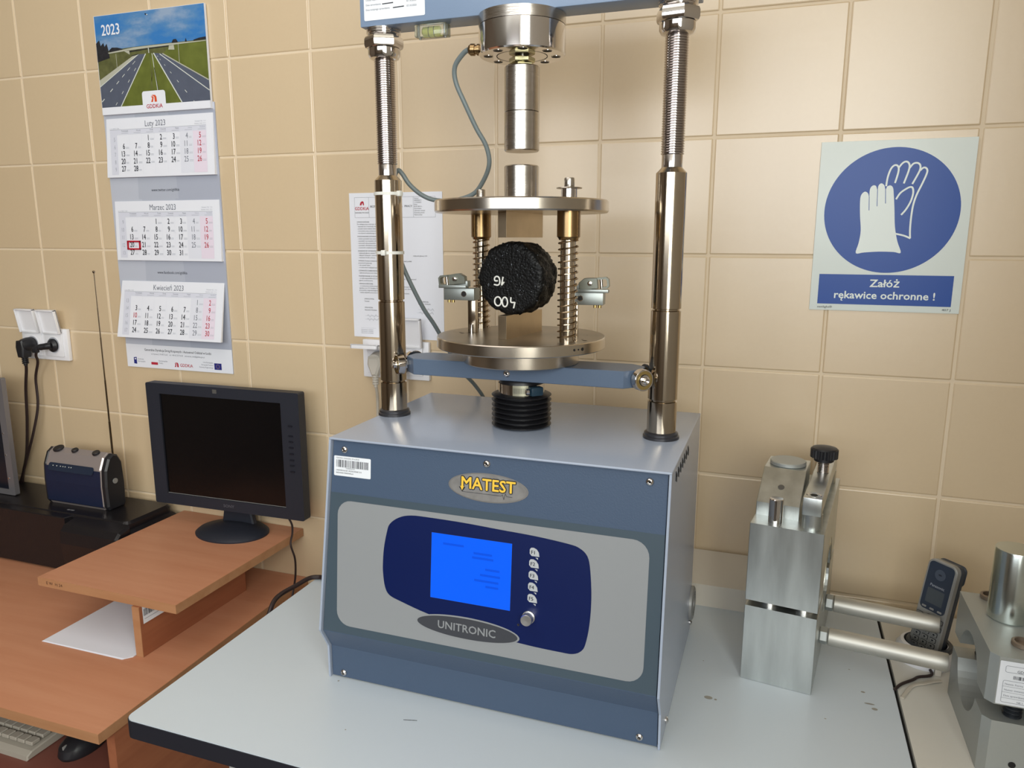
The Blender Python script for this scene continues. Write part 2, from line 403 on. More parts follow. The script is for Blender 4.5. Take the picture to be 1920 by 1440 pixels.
# ------------------------------------------------------------------ testing machine
MX, MY = .1765, -.366
ZB = -.141
P = thing('testing_machine', (MX, -.36, ZT), 'blue-grey bench press with lit blue screen and two steel columns', 'testing machine')
def xl(z): return -.05-.02*(ZB-z)/.369
def xr(z): return .4185
prof = [(-.5216, ZB), (-.528, -.215), (-.5465, -.421), (-.525, -.457), (-.5206, ZT+.0005), (-.196, ZT+.0005), (-.198, ZB)]
def side(xf, th, mt):
    g = G(mt); n = len(prof)
    vs = [(xf(z), y, z) for y, z in prof]+[(xf(z)+th, y, z) for y, z in prof]
    fs = [tuple(range(n)), tuple(range(n, 2*n))[::-1]]+[(i, (i+1) % n, n+(i+1) % n, n+i) for i in range(n)]
    return g.add(vs, fs)
build('side_panel', side(xl, .003, COAT), P)
sr = build('side_panel', side(lambda z: xr(z)-.003, .003, COAT), P)
g = G(DARK)   # punched lettering-like vent slots near the top edge of the right side
for i in range(7):
    y = -.485+i*.0205
    for k, (dy, dz, w, h) in enumerate(((0, 0, .0035, .012), (.006, .004, .004, .004), (.010, -.004, .0025, .009))):
        g.box((.4186, y+dy, -.163+dz), (.4190, y+dy+w, -.163+dz+h))
build('vent_slot', g, sr)
g = G(SILV2)
M = axisframe((.4186, -.205, -.46), (1, 0, 0))
g.lathe([(.028, 0), (.028, .004), (.024, .006), (.020, .006), (.020, .003)], SILV2, M, 24)
for k in range(4): g.lathe([(.004+.004*k, .0062), (.0055+.004*k, .0066), (.0055+.004*k, .0062)], SILV2, M, 20, cap=False)
build('fan_guard', g, sr, 'round wire fan guard low on the right side')
build('top_cover', G(COAT).box((-.0503, -.5225, ZB-.0030), (.4188, -.197, ZB+.0003), bev=.0014, seg=3), P, 'top of the cabinet, scuffed around the bellows')
build('rear_panel', G(COAT).add([(xl(ZB), -.2, ZB-.002), (.415, -.2, ZB-.002), (.415, -.2, ZT+.001), (xl(ZT), -.2, ZT+.001)], [(0, 1, 2, 3)]), P)
# folded front panel, recessed 4 mm behind the side lips
fp = [(-.5165, -.1455), (-.5230, -.2185), (-.5420, -.4225), (-.5205, -.4575), (-.5165, ZT+.002)]
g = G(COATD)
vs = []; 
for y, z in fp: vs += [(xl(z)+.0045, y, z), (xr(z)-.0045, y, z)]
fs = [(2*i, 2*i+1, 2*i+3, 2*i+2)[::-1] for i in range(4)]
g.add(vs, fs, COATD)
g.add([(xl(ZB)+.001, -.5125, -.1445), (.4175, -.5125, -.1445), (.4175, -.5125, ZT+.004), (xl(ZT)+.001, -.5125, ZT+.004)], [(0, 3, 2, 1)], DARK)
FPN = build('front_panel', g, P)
# upper facet decals
def facet(a, b, off=.0004):
    a3 = Vector((0, a[0], a[1])); d = Vector((0, b[0]-a[0], b[1]-a[1])).normalized()
    n = Vector((1, 0, 0)).cross(-d)
    if n.y > 0: n = -n
    return frame(a3+n*off, (1, 0, 0), -d, n)     # local x = world x, local y = up the panel (negative s)
MU = facet(fp[0], fp[1]); MS = facet((-.5230, -.2185), (-.5420, -.4225)); ML = facet(fp[3], fp[4])
def screw(parent, M, x, s):
    g = G(CHROME); L = M @ Matrix.Translation((x, -s, 0))
    g.lathe([(.0048, 0), (.0048, .0012), (.0038, .0026), (.0022, .0032), (.0022, .0018)], CHROME, L, 20)
    g.lathe([(.0021, .0019), (.0021, .00195)], DARK, L, 6, smooth=False)
    return build('screw', g, parent)
for x, s in ((-.0283, .0119), (.1828, .0102), (.3925, .0106)): screw(FPN, MU, x, s)
for x, s in ((-.046, .043), (.3915, .0415)): screw(FPN, ML, x, s)
for y, z in ((-.474, -.497), (-.20, -.497)): screw(sr, axisframe((.4186, y, z), (1, 0, 0)), 0, 0)
# asset sticker with barcode
def barcode(g, x0, x1, y0, y1, M, z, seed=1):
    r = random.Random(seed); x = x0
    while x < x1:
        w = r.choice((.0004, .0006, .0009, .0013))*(x1-x0)/.05; 
        g.poly([(x, y0), (x+w, y0), (x+w, y1), (x, y1)], INK, M, z); x += w+r.choice((.0005, .0007, .0011))*(x1-x0)/.05
g = G(PAPERL); g.rrect(-.0449, -.0495, .0129, -.0215, .0015, PAPERL, MU)
barcode(g, -.0412, .0085, -.0372, -.0268, MU, .0002)
g.text('GDDKIA ODDZIAŁ W ŁODZI', -.0415, -.0252, .0028, INK, MU, z=.0002)
g.text('1104000025391', -.027, -.0392, .0024, INK, MU, z=.0002)
g.text('UNIWERSALNE URZĄDZENIE DO', -.0415, -.0425, .0027, INK, MU, z=.0002, bold=.01)
g.text('BADANIA MARSHALLA', -.0415, -.0460, .0027, INK, MU, z=.0002, bold=.01)
build('asset_sticker', g, FPN, 'white sticker with barcode and small print')
g = G(NAMEP); cx, cy = .185, -.0421
g.poly(ell(cx, cy, .0555, .0192, 48), mat('nameplate_rim', (176, 174, 172), .3, .8), MU, .0001); g.poly(ell(cx, cy, .0538, .0177, 48), NAMEP, MU, .0004)
g.text('MATEST', cx, cy-.0030, .0215, INK, MU, 'CENTER', .98, .105, .0006)
g.text('MATEST', cx, cy-.0030, .0215, YEL, MU, 'CENTER', .98, .026, .0008)
g.poly([(cx-.0405, cy-.002), (cx-.031, cy-.002), (cx-.0355, cy-.0085)], INK, MU, .0007); g.poly([(cx-.0385, cy-.001), (cx-.0330, cy-.001), (cx-.0357, cy-.0066)], YEL, MU, .0009)
def seg(g, a, b, w, mt, M, z):
    d = Vector((b[0]-a[0], b[1]-a[1])); n = Vector((-d.y, d.x)).normalized()*w/2
    g.poly([(a[0]-n.x, a[1]-n.y), (b[0]-n.x, b[1]-n.y), (b[0]+n.x, b[1]+n.y), (a[0]+n.x, a[1]+n.y)], mt, M, z)
pts = [(-.0355, -.0082), (.019, -.0082), (.0205, -.0062), (.0225, -.0125), (.0245, -.0045), (.0265, -.0082), (.034, -.0082)]
for a_, b_ in zip(pts, pts[1:]): seg(g, (cx+a_[0], cy+a_[1]), (cx+b_[0], cy+b_[1]), .0005, INK, MU, .0007)
build('nameplate', g, FPN, 'oval metal badge with yellow lettering')
# control panel (slanted facet)
g = G(OVER)
g.poly([(xl(-.22)+.0046, -.0004), (xr(0)-.0046, -.0004), (xr(0)-.0046, -.2035), (xl(-.42)+.0046, -.2035)], OVER, MS, 0)
g.rrect(-.0385, -.1915, .3965, -.0105, .021, GREYP, MS, .0002)
BL = [(.1053, .0182), (.0760, .0188), (.0575, .0240), (.0438, .0345), (.0391, .0479), (.0352, .0703), (.0340, .0920), (.0346, .106), (.0378, .1240), (.0449, .1350), (.0640, .1415), (.103, .1515), (.160, .1610), (.2355, .1685), (.290, .1702), (.3073, .1694), (.3177, .1635), (.3228, .153), (.3268, .1264), (.3276, .0915), (.3246, .0571), (.3202, .0400), (.3100, .0312), (.2948, .0275), (.2508, .0235), (.2055, .0215), (.1537, .0190)]
g.poly([(x, -s) for x, s in smooth_closed(BL, 4)], NAVY, MS, .0004)
ex, es = .1605, .1628
g.poly(ell(ex, -es, .0748, .0160, 56), GREYP, MS, .0006); g.poly(ell(ex, -es, .0722, .0139, 56), CHARP, MS, .0008)
g.text('UNITRONIC', ex, -es-.0050, .0150, GREYP, MS, 'CENTER', 1.02, .018, .001)
CP = build('control_panel', g, FPN, 'grey and navy printed control film with oval lettering')
g = G(SCREEN)
g.poly([(.1065, -.0372), (.2215, -.0372), (.2215, -.1277), (.1065, -.1277)], DARK, MS, .0006)
g.poly([(.1070, -.0376), (.2210, -.0376), (.2210, -.1273), (.1070, -.1273)], SCREEN, MS, .0008)
for x0, x1, y in ((.124, .154, .049), (.168, .194, .056), (.166, .196, .062), (.185, .205, .076), (.178, .206, .084), (.170, .204, .092), (.186, .204, .099)):
    g.poly([(x0, -y), (x1, -y), (x1, -y-.003), (x0, -y-.003)], SCREEN2, MS, .001)
build('screen', g, FPN, 'lit blue display')
for i, s in enumerate((.0450, .0602, .0756, .0910, .1062)):
    g = G(mat('grey_key_print', (176, 180, 184), .4)); x = .2513-.0002*i; KM = g.mats[0]
    leaf = [(x-.0062, -s+.0035), (x-.0045, -s+.0058), (x-.001, -s+.0062), (x+.003, -s+.0045), (x+.0060, -s+.0005), (x+.0068, -s-.0048), (x-.0035, -s-.0048), (x-.0062, -s-.0020)]
    g.prism(leaf, .0004, .0009, KM, MS)
    g.text('F%d' % (i+1), x-.0046, -s-.0022, .0068, INK, MS, z=.0011, bold=.02)
    g.poly([(x+.0015, -s-.0064), (x+.0050, -s-.0064), (x+.0050, -s-.0088)], KM, MS, .0007)
    build('function_key', g, FPN)
g = G(CHROME); L = MS @ Matrix.Translation((.2471, -.131, 0))
g.lathe([(.0085, .0005), (.0085, .003), (.0075, .003), (.0075, .013), (.0068, .0142), (0.0005, .0139)], mat('spun_knob_metal', (226, 226, 226), .35, 1), L, 24, smooth=False)
build('rotary_knob', g, FPN)
g = G(DARK); g.poly(ell(.233, -.1441, .0016, .0016, 14), CHROME, MS, .0006); g.poly(ell(.233, -.1441, .0011, .0011, 14), DARK, MS, .0008); build('indicator_hole', g, FPN)

# columns
CX = (-.0320, .3818)
def threads(z0, z1, r, pitch, d):
    p = []; z = z0
    while z < z1-pitch:
        p += [(r-d, z), (r, z+pitch*.35), (r, z+pitch*.62), (r-d, z+pitch*.95)]; z += pitch
    return p+[(r-d, z1)]
for ci, cx in enumerate(CX):
    g = G(NICKEL); T_ = Matrix.Translation((cx, MY, 0)); r = .0199
    pr = [(r-.001, ZB+.004)]
    for zg in (-.087, .0365):
        pr += [(r, ZB+.006 if zg < 0 else zg-.12), (r, zg-.0016), (r-.0022, zg-.0008), (r-.0022, zg+.0008), (r, zg+.0016)]
    pr = [(r, ZB+.004), (r, -.0888), (r-.0022, -.0878), (r-.0022, -.0862), (r, -.0852), (r, .0347), (r-.0022, .0357), (r-.0022, .0373), (r, .0383), (r, .2125), (.0133, .2195)]
    g.lathe(pr, NICKEL, T_, 64)
    col = build('column', g, P, 'smooth nickel column ' + ('with white cable ties' if ci == 0 else 'without ties'))
    g = G(THREAD); g.lathe([(.0133, .219), (.0133, .2345)]+threads(.235, .384, .0148, .0031, .0017), THREAD, T_, 48)
    build('threaded_rod', g, col)
    g = G(mat('black_seal_ring', (58, 58, 62), .3, .4))
    g.lathe([(.0248, ZB), (.0248, ZB+.004), (.0232, ZB+.005), (.0232, ZB+.008), (.0205, ZB+.010), (.0199, ZB+.010)], None, T_, 56)
    build('base_ring', g, col)
    g = G(CHROME)
    g.lathe([(.0150, .3785), (.0205, .381), (.0228, .385), (.0228, .3935)], CHROME, T_, 6*8, ph=.2)
    hx = [(.0236, .3935), (.0272, .3962), (.0272, .4078), (.0236, .4108)]
    g.lathe([(.0228, .3930), (.0262, .3950), (.0276, .3985), (.0276, .4062), (.0262, .4098), (.0228, .4115)], CHROME, T_, 6, smooth=False, ph=math.radians((28.7, 53)[ci]))
    g.lathe([(.0205, .411), (.0225, .4125), (.0225, .4135), (.0243, .4140), (.0243, .4165), (.0232, .4170), (.0243, .4175), (.0243, .4199), (.021, .4200)], CHROME, T_, 56)
    build('lock_nut', g, col)
# crosshead
g = G(COATX).box((-.0565, -.388, .4200), (.4095, -.343, .520), bev=.0012)
XH = build('crosshead', g, P)
MXH = frame((0, -.3883, 0), (1, 0, 0), (0, 0, 1))
g = G(PAPERL); g.rrect(-.0495, .4275, .0445, .505, .002, PAPERL, MXH, .0002)
for i, (t, u) in enumerate((('Numer fabryczny', '8560'), ('Osoba odpowiedzialna', 'H. Z.'), ('Data sprawdzenia', '07.10.2022'), ('Data kolejnego sprawdzenia', '07.10.2023'))):
    z = .4535-i*.0062; z = .4590-i*.0062
    g.text(t, -.0465, z, .0033, INKG, MXH, z=.0005); g.text(u, (-.0060 if i < 2 else .0170), z, .0034, INKG, MXH, z=.0005, bold=.01)
seg(g, (-.0205, .4472), (-.0035, .4476), .0012, INK, MXH, .0006); seg(g, (-.0040, .4410), (.0130, .4416), .0012, INK, MXH, .0006)
build('calibration_sticker', g, XH, 'white printed sticker with two struck-out dates')
# spirit level
g = G(CLEAR); g.box((.0215, -.376, .4035), (.0690, -.358, .4199), bev=.0015); LV = build('spirit_level', g, P, 'clear spirit level under the crosshead')
g = G(VIAL); ML2 = axisframe((.0310, -.367, .4115), (1, 0, 0)); g.lathe([(.003, 0), (.0052, .002), (.0055, .014), (.0052, .026), (.003, .028)], VIAL, ML2, 20)
for q in (.010, .018): g.lathe([(.0057, q), (.0057, q+.0008)], INK, ML2, 20, cap=False)
build('vial', g, LV)
for x in (.0262, .0645): build('mounting_screw', G(SILV2).cyl((x, -.367), .0018, .402, .4195, n=14), LV)
# load cell
T_ = Matrix.Translation((MX, MY, 0))
g = G(CHROME)
g.lathe([(.0582, .4062), (.0582, .4195), (.0560, .4200)], STEEL, T_, 72)
g.lathe([(.0566, .3693), (.0582, .3710), (.0582, .4052), (.0575, .4060)], CHROME, T_, 72)
LC = build('load_cell', g, P, 'round polished load cell under the crosshead')
g = G(DARK)
for k in range(8):
    a = k*PI/4+.35; g.poly(ell(MX+.0455*cos(a), MY+.0455*sin(a), .0062, .0062, 18)[::-1], DARK, z=.3690)
    g.lathe([(.0062, .3689), (.0069, .3689), (.0069, .3695)], CHROME, Matrix.Translation((MX+.0455*cos(a), MY+.0455*sin(a), 0)), 18, cap=False)
g.lathe([(.0335, .3690), (.0345, .3690)], DARK, T_, 40, cap=False)
build('bolt_hole', g, LC)
g = G(THREAD); g.lathe(threads(.352, .370, .0098, .0022, .0012), THREAD, T_, 32); build('stud', g, LC)
g = G(ZINC); g.lathe([(.0165, .3675), (.0175, .3662), (.0175, .3625), (.0165, .361)], ZINC, T_, 6, smooth=False, ph=.3)
build('lock_nut', g, LC)
g = G(ZINC); g.lathe([(.0178, .3595), (.0190, .3588), (.0190, .3565), (.0178, .3558)], ZINC, T_, 6, smooth=False, ph=.55)
build('lock_nut', g, LC)
g = G(STEEL); g.lathe([(.0225, .3562), (.0240, .3548), (.0240, .2985), (.0233, .2979)], STEEL, T_, 64)
g.lathe([(.0233, .2975), (.0240, .2969), (.0240, .2480), (.0226, .2465)], STEEL, T_, 64)
build('load_piston', g, LC, 'upper loading cylinder in two sections')
g = G(BRASS); Mg = axisframe((MX-.0575, MY-.010, .3800), (-.985, -.17, .03))
g.lathe([(.0075, 0), (.0075, .003), (.006, .0035), (.006, .006), (.0078, .0065), (.0078, .0120), (.0055, .015), (.0035, .0155)], BRASS, Mg, 20)
build('cable_gland', g, LC)
cable = [(.1035, -.378, .3808), (.0941, -.375, .3769), (.0797, -.370, .3624), (.0788, -.365, .3425), (.0901, -.36, .3144), (.1027, -.35, .2829), (.1141, -.34, .2582), (.1142, -.33, .2332), (.0943, -.31, .2087), (.0746, -.3, .1941), (.0436, -.3, .1859), (.0192, -.315, .1864), (.0019, -.325, .1941), (-.0124, -.335, .2086), (-.0215, -.3395, .2235), (-.0285, -.3405, .2290), (-.0345, -.3415, .215), (-.0350, -.3420, .16), (-.0345, -.3420, .12), (-.0270, -.3380, .0900), (-.0150, -.33, .0560), (-.0051, -.31, .0187), (.0007, -.29, -.0043), (.0033, -.27, -.0256), (.0087, -.23, -.0711), (.0151, -.2, -.1016), (.0226, -.165, -.1303), (.0297, -.135, -.1662), (.036, -.125, -.22), (.05, -.15, -.27), (.06, -.199, -.285)]
build('load_cell_cable', G(CABLEG).tube(cable, .0034, n=12), P, 'grey cable looping from the load cell behind the left column')
for z in (.1935, .1080):
    g = G(TIE); g.lathe([(.0202, z-.0022), (.0213, z-.0022), (.0213, z+.0022), (.0202, z+.0022)], TIE, Matrix.Translation((CX[0], MY, 0)), 40, cap=False)
    a = -1.5 if z < .15 else -.25
    g.box((-.004, -.0035, -.004), (.003, .0035, .004), TIE, frame((CX[0]+.0225*cos(a), MY+.0225*sin(a), z), (cos(a), sin(a), 0), (-sin(a), cos(a), 0)), bev=.001)
    g.lathe([(.0048, z-.002), (.0048, z+.002)], TIE, Matrix.Translation((-.0350, -.3425, 0)), 14, cap=False)
    build('cable_tie', g, P)
# moving beam
zb0, zb1 = -.0690, -.0450
poly = [(-.004, -.382), (.0205, -.4010), (.3340, -.4010), (.3575, -.382), (.3575, -.350), (.3340, -.336), (.0205, -.336), (-.004, -.350)]
poly = [(-.0005, -.3800), (.0205, -.4010), (.3340, -.4010), (.3545, -.3800), (.3545, -.352), (.3340, -.336), (.0205, -.336), (-.0005, -.352)]
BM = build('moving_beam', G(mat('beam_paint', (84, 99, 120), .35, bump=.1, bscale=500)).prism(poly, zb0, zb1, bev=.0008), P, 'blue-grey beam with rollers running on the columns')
for cx, sx in ((CX[0], 1), (CX[1], -1)):
    for sy in (-1, 1):
        c = Vector((cx+sx*.0346*.7071, MY+sy*.0346*.7071, -.0570)); ax_ = Vector((-sx*.7071, sy*.7071, 0))
        Mb = axisframe(c, ax_)
        g = G(STEEL)
        g.lathe([(.0100, -.0052), (.0142, -.0052), (.0147, -.0046), (.0147, .0046), (.0142, .0052), (.0128, .0052)], CHROME, Mb, 40, cap=False)
        g.lathe([(.0128, .0050), (.0082, .0050)], GOLD, Mb, 40, cap=False); g.lathe([(.0128, -.0050), (.0082, -.0050)], GOLD, Mb, 40, cap=False)
        g.lathe([(.0082, -.0055), (.0082, .0055), (.0055, .0055)], BLACKP, Mb, 30)
        RB = build('roller_bearing', g, BM)
        g = G(CHROME); g.lathe([(.0035, -.016), (.0035, .0055), (.0075, .0056), (.0075, .0066), (.0052, .0067), (.0052, .0105), (.0038, .0122), (.0026, .0122), (.0026, .0095)], CHROME, Mb, 20)
        g.lathe([(.0068, -.0118), (.0068, -.0058)], CHROME, Mb, 6, smooth=False)
        build('bearing_bolt', g, BM)
screw(BM, frame((.1675, -.4012, -.0585), (1, 0, 0), (0, 0, 1), (0, -1, 0)), 0, 0)
g = G(PLATE); g.lathe([(.0825, -.0452), (.0837, -.0440), (.0837, -.0232), (.0837, -.0228)], PLATE, T_, 72); build('base_disc', g, BM)
# bellows, clamp
g = G(RUBBER); pr = [(.030, -.0700), (.032, -.0730), (.0325, -.0900)]
zt_, zb_ = -.0900, ZB+.0006; nr = 7
for i in range(nr):
    a0 = zt_-(zt_-zb_)*i/nr; a1 = zt_-(zt_-zb_)*(i+1)/nr; h = a0-a1
    pr += [(.0355, a0-.06*h), (.0415, a0-.30*h), (.0437, a0-.48*h), (.0437, a0-.58*h), (.0415, a0-.76*h), (.0355, a0-.97*h)]
g.lathe(pr[::-1], RUBBER, Matrix.Translation((MX+.0012, MY, 0)), 64)
BE = build('bellows', g, P, 'black ribbed rubber bellows')
Tb = Matrix.Translation((MX+.0012, MY, 0))
g = G(CHROME); g.lathe([(.0326, -.0900), (.0336, -.0900), (.0336, -.0760), (.0326, -.0760)], CHROME, Tb, 56, cap=False)
def onr(a, r, z): return Vector((MX+.0012+r*cos(a), MY+r*sin(a), z))
a0 = -1.22
g2 = G(mat('pale_clamp_band', (196, 194, 172), .3, .8))
vs = []; K = 14
for k in range(K+1):
    a = -1.62+.66*k/K; vs += [onr(a, .0343, -.0905), onr(a, .0343, -.0755)]
g.add(vs, [(2*k, 2*k+2, 2*k+3, 2*k+1) for k in range(K)], g2.mats[0])
for k in range(12):
    a = -1.58+.046*k; g.add([onr(a, .0346, -.087), onr(a+.014, .0346, -.087), onr(a+.014, .0346, -.079), onr(a, .0346, -.079)], [(0, 1, 2, 3)], INK)
HC = build('hose_clamp', g, BE)
g = G(mat('dark_teal_housing', (28, 50, 64), .4)); c = onr(-.70, .0395, -.083)
g.box((-.010, -.0055, -.0065), (.010, .0055, .0065), None, frame(c, (-sin(-.70), cos(-.70), 0), (cos(-.70), sin(-.70), 0), (0, 0, 1)), bev=.0025)
g.lathe([(.0048, 0), (.0048, .004), (.003, .005)], CHROME, axisframe(onr(-.98, .0395, -.083), (-sin(.98)*1, -.55, 0)), 14)
build('clamp_screw_housing', g, BE)

# ------------------------------------------------------------------ splitting jig
ZP = -.0070
J = thing('splitting_jig', (MX, MY, -.0228), 'round steel two-plate jig with spring guide posts holding the black core', 'test jig')
g = G(PLATE); g.lathe([(.1192, -.0228), (.1206, -.0215), (.1206, ZP-.0012), (.1194, ZP)], PLATE, T_, 96, cap=False)
g.lathe([(.1194, ZP), (.0005, ZP)], PLATETOP, T_, 96, cap=False); g.lathe([(.0005, -.0228), (.1192, -.0228)], PLATE, T_, 96, cap=False)
LP = build('lower_plate', g, J)
for th_, r_ in ((-.62, .0016), (-.56, .0011), (-.50, .0022)):
    c = Vector((MX+.1207*cos(th_), MY+.1207*sin(th_), -.0145)); build('plate_hole', G(DARK).lathe([(r_, 0), (r_, .0003)], DARK, axisframe(c, (cos(th_), sin(th_), 0)), 14), LP)
for x, y, r_ in ((.278, -.395, .0035), (.272, -.385, .0018), (.098, -.325, .0022), (.084, -.372, .002), (.090, -.378, .003), (.096, -.373, .0018), (.268, -.34, .001)): build('plate_hole', G(DARK).poly(ell(x, y, r_, r_*.7, 12), DARK, z=ZP+.0003), LP)
g = G(PLATE); g.lathe([(.1190, .1640), (.1210, .1660), (.1210, .1790), (.1190, .1808)], PLATE, T_, 96)
UP = build('upper_plate', g, J)
g = G(STEEL); g.lathe([(.0240, .1805), (.0240, .2263), (.0226, .2277)], STEEL, T_, 64); build('loading_stub', g, J)
dd = Vector((.134, .991, 0)).normalized(); pp = Vector((dd.y, -dd.x, 0))
zs = .0256
MB_ = frame((MX, MY, 0), pp, dd, (0, 0, 1))
def strip(z0, z1, up):
    g = G(TOOL); w = .00635; L = .0575; n = 6; pts = []
    for i in range(n+1):
        x = -w+2*w*i/n; s_ = .0004 if abs(x) < w*.99 else 0
        s_ = .0506-math.sqrt(.0506**2-x*x); s_ = (.0506-math.sqrt(.0506**2-w*w))-s_
        pts.append((x, (z1-s_) if up else (z0+s_)))
    if up: poly = [(-w, z0), (w, z0)]+pts[::-1]
    else: poly = [(w, z1), (-w, z1)]+pts
    g.prism(poly, -L, L, TOOL, MB_ @ frame((0, 0, 0), (1, 0, 0), (0, 0, 1), (0, -1, 0)), bev=.0003)
    return g
build('lower_loading_strip', strip(ZP, zs, True), J)
build('upper_loading_strip', strip(.1305, .1641, False), J)
for (px_, py_), cap in (((.0905, -.3035), 0), ((.2590, -.4165), 1)):
    Tp = Matrix.Translation((px_, py_, 0))
    g = G(TOOL); g.lathe([(.0102, ZP), (.0102, .182)], NICKEL, Tp, 32)
    GP = build('guide_post', g, J)
    g = G(BRASS); g.lathe([(.0125, .1275), (.0135, .1300), (.0153, .1315), (.0153, .1640)], BRASS, Tp, 40); build('guide_bush', g, GP)
    g = G(mat('spring_wire', (176, 156, 130), .22, 1)); turns = 16; pts = []
    for i in range(turns*18+1):
        a = 2*PI*i/18; z = ZP+.0015+(.1270-ZP-.0015)*i/(turns*18); pts.append((px_+.0127*cos(a), py_+.0127*sin(a), z))
    g.tube(pts, .0011, n=6, smoothpath=False); build('spring', g, GP)
    g = G(STEEL)
    if cap:
        g.lathe([(.0105, .1805), (.0105, .1925)], THREAD, Tp, 32); g.lathe([(.0163, .1925), (.0168, .1932), (.0163, .1940)], STEEL, Tp, 40)
        g.lathe([(.0064, .194), (.0068, .1948), (.0068, .2050), (.0060, .2062), (.0035, .2062), (.0035, .203)], STEEL, Tp, 24)
    else:
        g.lathe([(.0163, .1812), (.0168, .1816), (.0163, .1822)], BLACKP, Tp, 40)
        g.lathe([(.0064, .1815), (.0068, .1820), (.0068, .2000), (.0060, .2012), (.0035, .2012), (.0035, .198)], STEEL, Tp, 24)
    build('cap_screw', g, GP)
# transducer holders
def holder(M, mirrored):
    """local x points outward from the core, local y towards the wall"""
    sm_ = -1 if mirrored else 1
    H = build('holder_post', G(STEEL).box((-.0060, -.0055, ZP), (.0060, .0055, .0412), NICKEL, M, bev=.0008).cyl((-.0005, -.0068), .0026, ZP, .006, CHROME, 14, M=M), J)
    g = G(ALUD); g.box((-.0060, -.0100, .0408), (.0420, .0130, .0580), ALUD, M, bev=.0008)
    HB = build('holder_block', g, J)
    g = G(DARK); g.lathe([(.0030, 0), (.0042, .0001), (.0042, .0004)], CHROME, M @ frame((.010, -.0100, .050), (1, 0, 0), (0, 0, 1), (0, -1, 0)), 20); g.lathe([(.0033, .0002), (.0033, .0006)], DARK, M @ frame((.010, -.0100, .050), (1, 0, 0), (0, 0, 1), (0, -1, 0)), 20)
    build('set_screw', g, HB)
    g = G(GOLD)
    for x in (.030, .0365): g.cyl((x, -.003), .0024, .0368, .0409, GOLD, 14, M=M)
    build('fixing_screw', g, HB)
    g = G(ALUD); g.box((.006, -.0125, .0580), (.0490, -.0005, .0625), ALUD, M, bev=.0006)
    g.box((.004, -.009, .0600), (.026, .002, .0690), ALUD, M @ Matrix.Rotation(.05, 4, 'Z'), bev=.0012)
    HS = build('clamp_saddle', g, J)
    g = G(mat('olive_grey_clip', (120, 122, 112), .35, .7)); C0 = M @ Matrix.Translation((.028, -.006, .0700)) @ Matrix.Rotation(.10*sm_, 4, 'Y')
    # C shaped clip
    out = rr(-.0205, -.0078, .0215, .0085, .004, 4); 
    g.prism([(-.020, -.0075), (.0075, -.0075), (.0075, -.0055), (.0180, -.0055), (.0195, -.004), (.0195, .005), (.0180, .0065), (.0085, .0065), (.0085, .0082), (.0215, .0082), (.0222, .004), (.0222, -.0045), (.0205, -.0080)][::-1] if False else [(-.0200, -.0070), (.0060, -.0070), (.0060, .0075), (-.0060, .0085), (-.0120, .0085), (-.0200, .0030)], -.0045, .0045, None, C0 @ frame((0, 0, 0), (1, 0, 0), (0, 0, 1), (0, -1, 0)), bev=.0006)
    g.prism([(.0060, .0050), (.0060, .0078), (.0180, .0078), (.0215, .0045), (.0215, -.0050), (.0185, -.0078), (.0120, -.0078), (.0120, -.0055), (.0170, -.0055), (.0190, -.0035), (.0190, .0030), (.0170, .0050)], -.0055, .0055, None, C0 @ frame((0, 0, 0), (1, 0, 0), (0, 0, 1), (0, -1, 0)))
    g.cyl((.0105, 0), .0022, -.0078, .0060, CHROME, 12, M=C0)
    g.lathe([(.0032, .004), (.0032, .0062), (.0018, .0068)], CHROME, C0 @ frame((-.0045, -.001, .001), (1, 0, 0), (0, 0, 1), (0, -1, 0)), 16)
    build('transducer_clip', g, J)
holder(frame((.1020, -.3660, 0), (-1, 0, 0), (0, 1, 0), (0, 0, 1)), False)
holder(frame((.2540, -.3640, -.0015), (.995, .08, 0), (-.08, .995, 0), (0, 0, 1)), True)

# ------------------------------------------------------------------ asphalt core
random.seed(11)
R_ = .0500; Lc = .026
c0 = Vector((MX, MY, zs+R_-.0006))-dd*.010
g = G(ASPH); n1, n2 = 96, 22; vs = []; fs = []
def nz(a, b): return .0008*(sin(a*7+b*300)+sin(a*13.3+b*170+1)+.7*sin(a*29+b*410+2)+.6*sin(a*47+b*90))
prof_ = [(0.02, -Lc)]
st = []
for j in range(8): st.append((R_*(j+.35)/8*.97, -Lc))
st += [(R_-.0045, -Lc+.0002), (R_-.0015, -Lc+.0015), (R_, -Lc+.004)]
for j in range(1, 9): st.append((R_, -Lc+.004+(2*Lc-.008)*j/9))
st += [(R_, Lc-.004), (R_-.0015, Lc-.0015), (R_-.0045, Lc)]
for j in range(7, -1, -1): st.append((R_*(j+.35)/8*.97, Lc))
M = frame(c0, pp, (0, 0, 1), -dd)   # local z towards the front face
for j, (r, t) in enumerate(st):
    edge = r > R_-.0046
    for i in range(n1):
        a = 2*PI*i/n1; q = nz(a, t)*(1.0 if edge else .0)+random.uniform(-.0007, .0005)*(1 if edge else .2)
        lowtop = 1-.016*max(0, sin(a))**2
        rr_ = (r+q)*lowtop; zz = -t+random.uniform(-.00025, .00012)*(1 if not edge else 2)
        # stay clear of the loading strip contact
        vs.append((rr_*cos(a), rr_*sin(a), zz))
m_ = len(st)
for j in range(m_-1):
    for i in range(n1):
        k = (i+1) % n1; fs.append((j*n1+i, j*n1+k, (j+1)*n1+k, (j+1)*n1+i))
fs.append(tuple(range(n1))[::-1]); fs.append(tuple(range((m_-1)*n1, m_*n1)))
g.add(vs, fs, ASPH, M, True)
SP = thing('asphalt_core', (MX, MY, zs), 'rough black cylindrical asphalt core with 400 and 16 chalked upside down', 'test specimen')
build('core_body', g, SP, ang=50)
g = G(CHALK)
